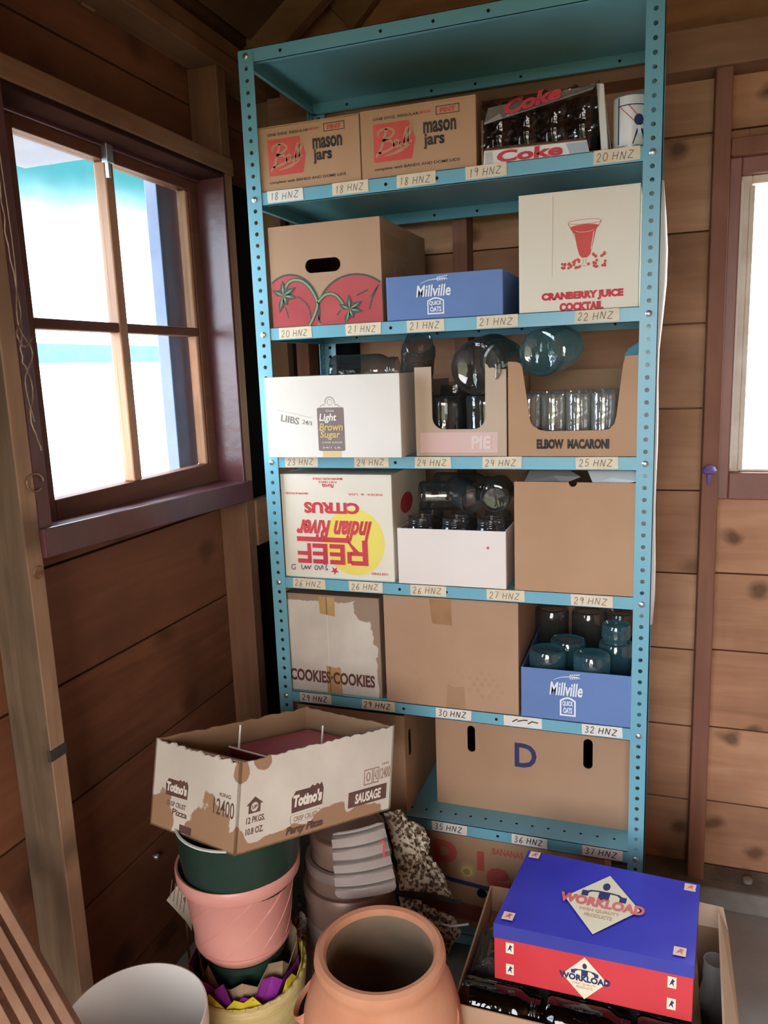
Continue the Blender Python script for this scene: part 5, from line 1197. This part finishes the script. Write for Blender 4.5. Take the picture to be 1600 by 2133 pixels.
# ---- clay strawberry pot
TXc, TYc = .428, -.509
th = Thing('clay_pot', 'large terracotta strawberry pot with thick round rim and side pockets', 'flower pot', (TXc, TYc, 0))
M = Matrix.Translation((TXc, TYc, 0))
m = MB(); m.lathe([(0, .004), (.085, 0), (.095, .008), (.125, .10), (.147, .19), (.152, .26), (.148, .315), (.137, .355), (.124, .380), (.117, .393), (.1165, .402), (.120, .412), (.1235, .424), (.1215, .436), (.114, .441), (.105, .439), (.1005, .428)], 64, M, cap=False); th.part('pot_body', m, TERRA, smooth=True)
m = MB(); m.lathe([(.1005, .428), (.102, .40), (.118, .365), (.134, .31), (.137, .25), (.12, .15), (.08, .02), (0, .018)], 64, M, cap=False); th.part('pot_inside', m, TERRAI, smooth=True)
def pocket(a, z, r_at):
    M2 = Matrix.Translation((TXc+r_at*cos(a), TYc+r_at*sin(a), z)) @ Matrix.Rotation(a, 4, 'Z') @ Matrix.Rotation(radians(38), 4, 'Y')
    m = MB(); m.lathe([(.0, -.085), (.030, -.075), (.042, -.045), (.046, -.01), (.048, .004), (.044, .008), (.039, .003), (.036, -.02), (0, -.03)], 32, M2 @ Matrix.Diagonal((.8, 1.15, 1, 1)), cap=False); p_ = th.part('pocket', m, TERRA, smooth=True)
    m = MB(); m.lathe([(.0385, -.001), (.02, -.004), (0, -.005)], 32, M2 @ Matrix.Diagonal((.8, 1.15, 1, 1)), cap=False); th.part('pocket_opening', m, HOLE, p_, smooth=True)
pocket(radians(-12), .335, .120); pocket(radians(187), .31, .140); pocket(radians(-68), .285, .150)
pillow('soil_lump', [(TXc+.01, TYc-.03, .06), (TXc+.05, TYc-.02, .055), (TXc+.06, TYc+.02, .06), (TXc+.02, TYc+.03, .06)], .02, TINRED, 'dark scrap lying in the bottom of the clay pot', 'scrap', 4)
# ---- bucket
BXc, BYc = .030, -.716
th = Thing('bucket', 'white plastic bucket on the floor, half behind the wooden laths', 'bucket', (BXc, BYc, 0))
M = Matrix.Translation((BXc, BYc, 0)); m = MB(); m.lathe([(0, .002), (.100, 0), (.104, .004), (.122, .32), (.127, .325), (.1285, .332), (.1285, .366), (.1275, .3695), (.125, .370), (.1235, .366), (.1215, .32), (.1015, .01), (0, .008)], 72, M, cap=False); bb = th.part('bucket_body', m, WHITEPL, smooth=True)
m = MB(); m.lathe([(.1245, .298), (.1265, .30), (.1265, .306), (.122, .308)], 72, M, cap=False); th.part('bucket_band', m, WHITEPL, smooth=True)
m = MB()
m.tube([(BXc+.130*cos(a), BYc+.130*sin(a), .335-.06*sin((a-.2)/(pi)*pi) if 0 else .315-.11*sin(pi*i/20)) for i, a in enumerate([radians(-110)+pi*i/20 for i in range(21)])], .0018); th.part('wire_handle', m, STEEL, smooth=True)
# ---- laths leaning on the wall
D_ = Vector((.2, -.061, -.171)); names = ('topmost lath of the bundle leaning on the left wall, nearest the bucket', 'second lath from the bucket, leaning on the left wall', 'third lath from the bucket, leaning on the left wall', 'lowest lath of the leaning bundle, in the bottom left corner')
for i, (y, z, w) in enumerate(((-.803, .634, .040), (-.812, .578, .046), (-.823, .512, .040), (-.835, .447, .042))):
    a = Vector((-.150, y, z)); up_ = a-D_*.03; dn = a+D_*((z-.012)/.171)
    m = MB(); m.beam(tuple(up_), tuple(dn), w*.78, .016, (.45, -.75, .5)); o = obj('lath', m, W_LATH, origin=tuple(dn), bevel=.0015); tag(o, names[i], 'lath', 'wooden laths leaning on the left wall')
# ---- open box of jars and the blue glove box on it
x0, x1, y0, y1, z1 = .553, 1.060, -.462, -.105, .312
th = Thing('cardboard_box', 'open cardboard box of glass jars on the floor, under the blue and red box', 'box', ((x0+x1)/2, (y0+y1)/2, 0))
carton(th, x0, x1, y0, y1, 0, z1, CARD, CARDI)
m = MB(); m.hexa([(x1-.004, y0+.02, z1-.002), (x1, y0+.02, z1-.002), (x1-.004, y1-.01, z1-.002), (x1, y1-.01, z1-.002), (x1-.034, y0+.05, z1+.035), (x1-.03, y0+.05, z1+.035), (x1-.024, y1-.02, z1+.05), (x1-.02, y1-.02, z1+.05)]); th.part('flap', m, CARDL, bevel=.001)
m = MB(); m.hexa([(.95, y1-.004, z1-.002), (x1, y1-.004, z1-.002), (.95, y1, z1-.002), (x1, y1, z1-.002), (.96, y1+.01, z1+.045), (x1-.01, y1+.01, z1+.04), (.96, y1+.014, z1+.045), (x1-.01, y1+.014, z1+.04)]); th.part('flap', m, CARDL, bevel=.001)
BJ = 'jars in the box on the floor'
for i, xx in enumerate((.563, .724, .885)):
    jar((xx, -.418, .2905), .040, .150, G_BROWN, ('left', 'middle', 'right')[i]+' dark jar lying lengthwise under the front edge of the blue and red box', BJ, (0, radians(90), 0))
for i in range(5):
    jar((.602+.0845*i, -.370, .2905), .040, .150, G_SMOKE, '%s jar from left in the rear layer under the blue and red box' % ORD[i], BJ, (radians(-90), 0, 0))
for i in range(0):
    jar((.602+.0845*i, -.44, .2075), .040, .150, G_SMOKE, '%s jar from the left in the lower layer of the floor box' % ORD[i], BJ, (radians(-90), 0, 0)) if False else None
jar((1.026, -.24, .0045), .0285, .335, G_CLEAR, 'tall narrow jar standing at the right end of the floor box', BJ)
# support for the lying jars: filler board
m = MB(); m.box(x0+.005, x1-.06, y0+.006, y1-.006, .235, .249); o = obj('cardboard_sheet', m, CARDI, origin=(.8, -.28, .235)); tag(o, 'cardboard layer under the lying jars in the floor box', 'cardboard sheet')
# glove box
q = {}
BFL, BFR, BBL, BBR = Vector((.6215, -.400, .3315)), Vector((.9775, -.400, .3315)), Vector((.650, -.155, .3315)), Vector((.9965, -.172, .3315))
th = Thing('glove_box', 'closed shiny blue box with red sides and cream diamond emblems', 'box', tuple((BFL+BFR+BBL+BBR)/4))
up = Vector((0, 0, 1)); hT = .119
m = MB(); m.hexa([BFL, BFR, BBL, BBR, BFL+up*.092, BFR+up*.092, BBL+up*.092, BBR+up*.092]); th.part('red_body', m, WKRED, bevel=.0015)
c_ = (BFL+BFR+BBL+BBR)/4
def out_(p, s_=1.006): return c_+(p-c_)*s_
L0 = [out_(p)+up*.090 for p in (BFL, BFR, BBL, BBR)]; L1 = [out_(p, 1.004)+up*(hT+dz) for p, dz in ((BFL, .001), (BFR, -.003), (BBL, .001), (BBR, .0))]
m = MB(); nu, nv = 16, 12; vs = []
for j in range(nv+1):
    for i in range(nu+1):
        u, v = i/nu, j/nv; p = (L1[0]*(1-u)+L1[1]*u)*(1-v)+(L1[2]*(1-u)+L1[3]*u)*v
        p = p+up*(-.0035*sin(pi*u)*sin(pi*v)+(.0008*max(0, (u-.9)/.1)*sin(v*9))); vs.append(p)
m.add(vs, [(j*(nu+1)+i, j*(nu+1)+i+1, (j+1)*(nu+1)+i+1, (j+1)*(nu+1)+i) for j in range(nv) for i in range(nu)])
lid = th.part('lid_top', m, WKBLUE, smooth=True)
m = MB(); m.add([L0[0], L0[1], L1[1], L1[0], L0[2], L0[3], L1[3], L1[2]], [(0, 1, 2, 3), (5, 4, 7, 6), (4, 0, 3, 7), (1, 5, 6, 2)]); th.part('lid_edge', m, WKBLUE2)
TP = Plane(L1[0]+up*.0032-up*.0035, (L1[1]-L1[0]), (L1[2]-L1[0])); TP.n = up
FP = Plane(BFL+Vector((0, -.0004, 0)), BFR-BFL, up*.092)
def emblem(pl, cx, cy, w, h, lift, red, word_mat, third=None):
    m = MB(); flat(m, pl, [[(cx-w, cy), (cx, cy-h), (cx+w, cy), (cx, cy+h)]], .0003, lift); e = th.part('emblem', m, WKCREAM)
    m = MB(); flat(m, pl, [circ(cx, cy+h*.58, w*.10, h*.13, 16)], .0002, lift+.0004)
    flat(m, pl, [[(cx-w*.14, cy+h*.10), (cx+w*.14, cy+h*.10), (cx+w*.15, cy+h*.40), (cx-w*.15, cy+h*.40)]], .0002, lift+.0004)
    stroke(m, pl, [(cx-w*.12, cy+h*.38), (cx-w*.36, cy+h*.36), (cx-w*.52, cy+h*.26)], h*.05, lift+.0005); stroke(m, pl, [(cx+w*.12, cy+h*.38), (cx+w*.36, cy+h*.36), (cx+w*.55, cy+h*.22)], h*.05, lift+.0005)
    flat(m, pl, [rect(cx-w*.60, cy+h*.16, cx-w*.42, cy+h*.34)], .0002, lift+.0004); flat(m, pl, [rect(cx+w*.42, cy+h*.14, cx+w*.60, cy+h*.32)], .0002, lift+.0004)
    th.part('worker_figure', m, DBLUE, e)
    m = MB(); text(m, pl, 'WORKLOAD', (cx-w*1.12, cy-h*.16, cx+w*1.12, cy+h*.14), .03, lift=lift+.0008, curve=0); th.part('word_print', m, word_mat, e)
    m = MB(); text(m, pl, 'HIGH QUALITY', (cx-w*.52, cy-h*.34, cx+w*.52, cy-h*.23), .01, lift=lift+.0006); text(m, pl, 'PRODUCTS', (cx-w*.36, cy-h*.50, cx+w*.36, cy-h*.39), .01, lift=lift+.0006); th.part('small_print', m, mottled('emblem_tan', (.6, .36, .25), (.66, .42, .3), 20), e)
emblem(TP, .50, .47, .20, .37, .0012, True, WKOR); emblem(FP, .475, .47, .115, .48, .0006, False, DBLUE)
def badge(pl, cx, cy, w, h, lift, ink, bgm, k):
    m = MB(); flat(m, pl, [rect(cx-w, cy-h, cx+w, cy+h)], .0002, lift); b_ = th.part('corner_badge', m, bgm)
    m = MB(); flat(m, pl, [[(cx-w*.6, cy-h*.6), (cx-w*.2, cy+h*.2), (cx+w*.1, cy+h*.7), (cx+w*.7, cy+h*.3), (cx+w*.3, cy+h*.1), (cx+w*.5, cy-h*.7), (cx, cy-h*.2)]], .0001, lift+.0004); th.part('glove_print', m, ink, b_)
for i, (u, v) in enumerate(((.06, .10), (.05, .93), (.93, .87), (.925, .10))): badge(TP, u, v, .030, .045, .0032, WKOR, mottled('badge_pink', (.85, .6, .5), (.88, .68, .58), 9, .5), i)
for i, (u, v) in enumerate(((.085, .80), (.085, .30), (.90, .80), (.90, .32))): badge(FP, u, v, .021, .125, .0006, DBLUE, WKCREAM, i)
m = MB(); flat(m, TP, [circ(.905, .65, .010, .016, 14)], .0003, .0008); th.part('white_dot', m, WPRINT, lid)
# ---- small things on the walls
m = MB(); pts = [(-.155, -.606, 1.88), (-.153, -.609, 1.75), (-.150, -.600, 1.62), (-.148, -.612, 1.545), (-.150, -.592, 1.49), (-.151, -.604, 1.44), (-.150, -.590, 1.38)]
m.tube([tuple(c+random.uniform(-.0015, .0015) for c in q) for q in smooth_pts(pts, 6)], .0014, 6); m.tube(smooth_pts([(-.153, -.602, 1.88), (-.150, -.600, 1.70), (-.147, -.612, 1.60), (-.144, -.590, 1.55), (-.147, -.612, 1.50), (-.150, -.598, 1.43)], 6), .0012, 6)
m.tube(smooth_pts([(-.15, -.606, 1.60), (-.14, -.625, 1.58), (-.142, -.61, 1.56), (-.146, -.585, 1.575)], 6), .0016, 6)
o = obj('hanging_wire', m, WIRE, smooth=True, origin=(-.155, -.606, 1.88)); tag(o, 'twisted rusty wire hanging on the stud at the left of the side window', 'wire')
m = MB(); m.tube([(-.158+.0*cos(a), -.605+.020*cos(a), 1.322+.016*sin(a)) for a in [2*pi*i/16 for i in range(15)]], .0016); o = obj('wire_loop', m, WIRE, origin=(-.158, -.605, 1.322)); tag(o, 'small loop of wire nailed to the stud near the window sill', 'wire')
m = MB(); m.lathe([(.0, .003), (.011, .003), (.013, 0)], 14, Matrix.Translation((-.15955, -.622, 1.16)) @ Matrix.Rotation(pi/2, 4, 'Y'), cap=False); o = obj('wood_knot', m, mottled('knot', (.12, .05, .02), (.3, .18, .09), 60, .7), smooth=True); tag(o, 'round knot on the stud below the side window', 'knot'); o['kind'] = 'structure'
m = MB(); m.box(-.168, -.1592, -.6455, -.6042, .800, .822); o = obj('trim_90', m, BLACK); o['kind'] = 'structure'
m = MB(); m.lathe([(0, .016), (.006, .015), (.0085, .008), (.004, .003), (.004, 0)], 16, Matrix.Translation((XW, -.271, .343)) @ Matrix.Rotation(pi/2, 4, 'Y'), cap=False); o = obj('bolt_head', m, STEEL, smooth=True, origin=(XW, -.271, .343)); tag(o, 'small shiny bolt head in the left wall, below the pizza box', 'bolt')
m = MB(); m.lathe([(.0, 0), (.012, -.004), (.018, -.014), (.016, -.02), (.006, -.024), (.004, -.05), (.0, -.055)], 14, Matrix.Translation((1.018, .4, 1.232)), cap=False); o = obj('ribbon_tag', m, LILAC, smooth=True, origin=(1.018, .412, 1.2)); tag(o, 'small purple ribbon pinned on the red stud beside the back window', 'ribbon')
m = MB(); m.lathe([(0, 0), (.012, .001), (.013, .011), (.008, .013), (0, .012)], 16, Matrix.Translation((1.16, .37, .064)), cap=False)
o = obj('bottle_cap', m, INKF, smooth=True, origin=(1.16, .37, .064)); o.location = (1.16, .44, .0625); tag(o, 'dark round cap lying on the dusty footing below the back window', 'cap')
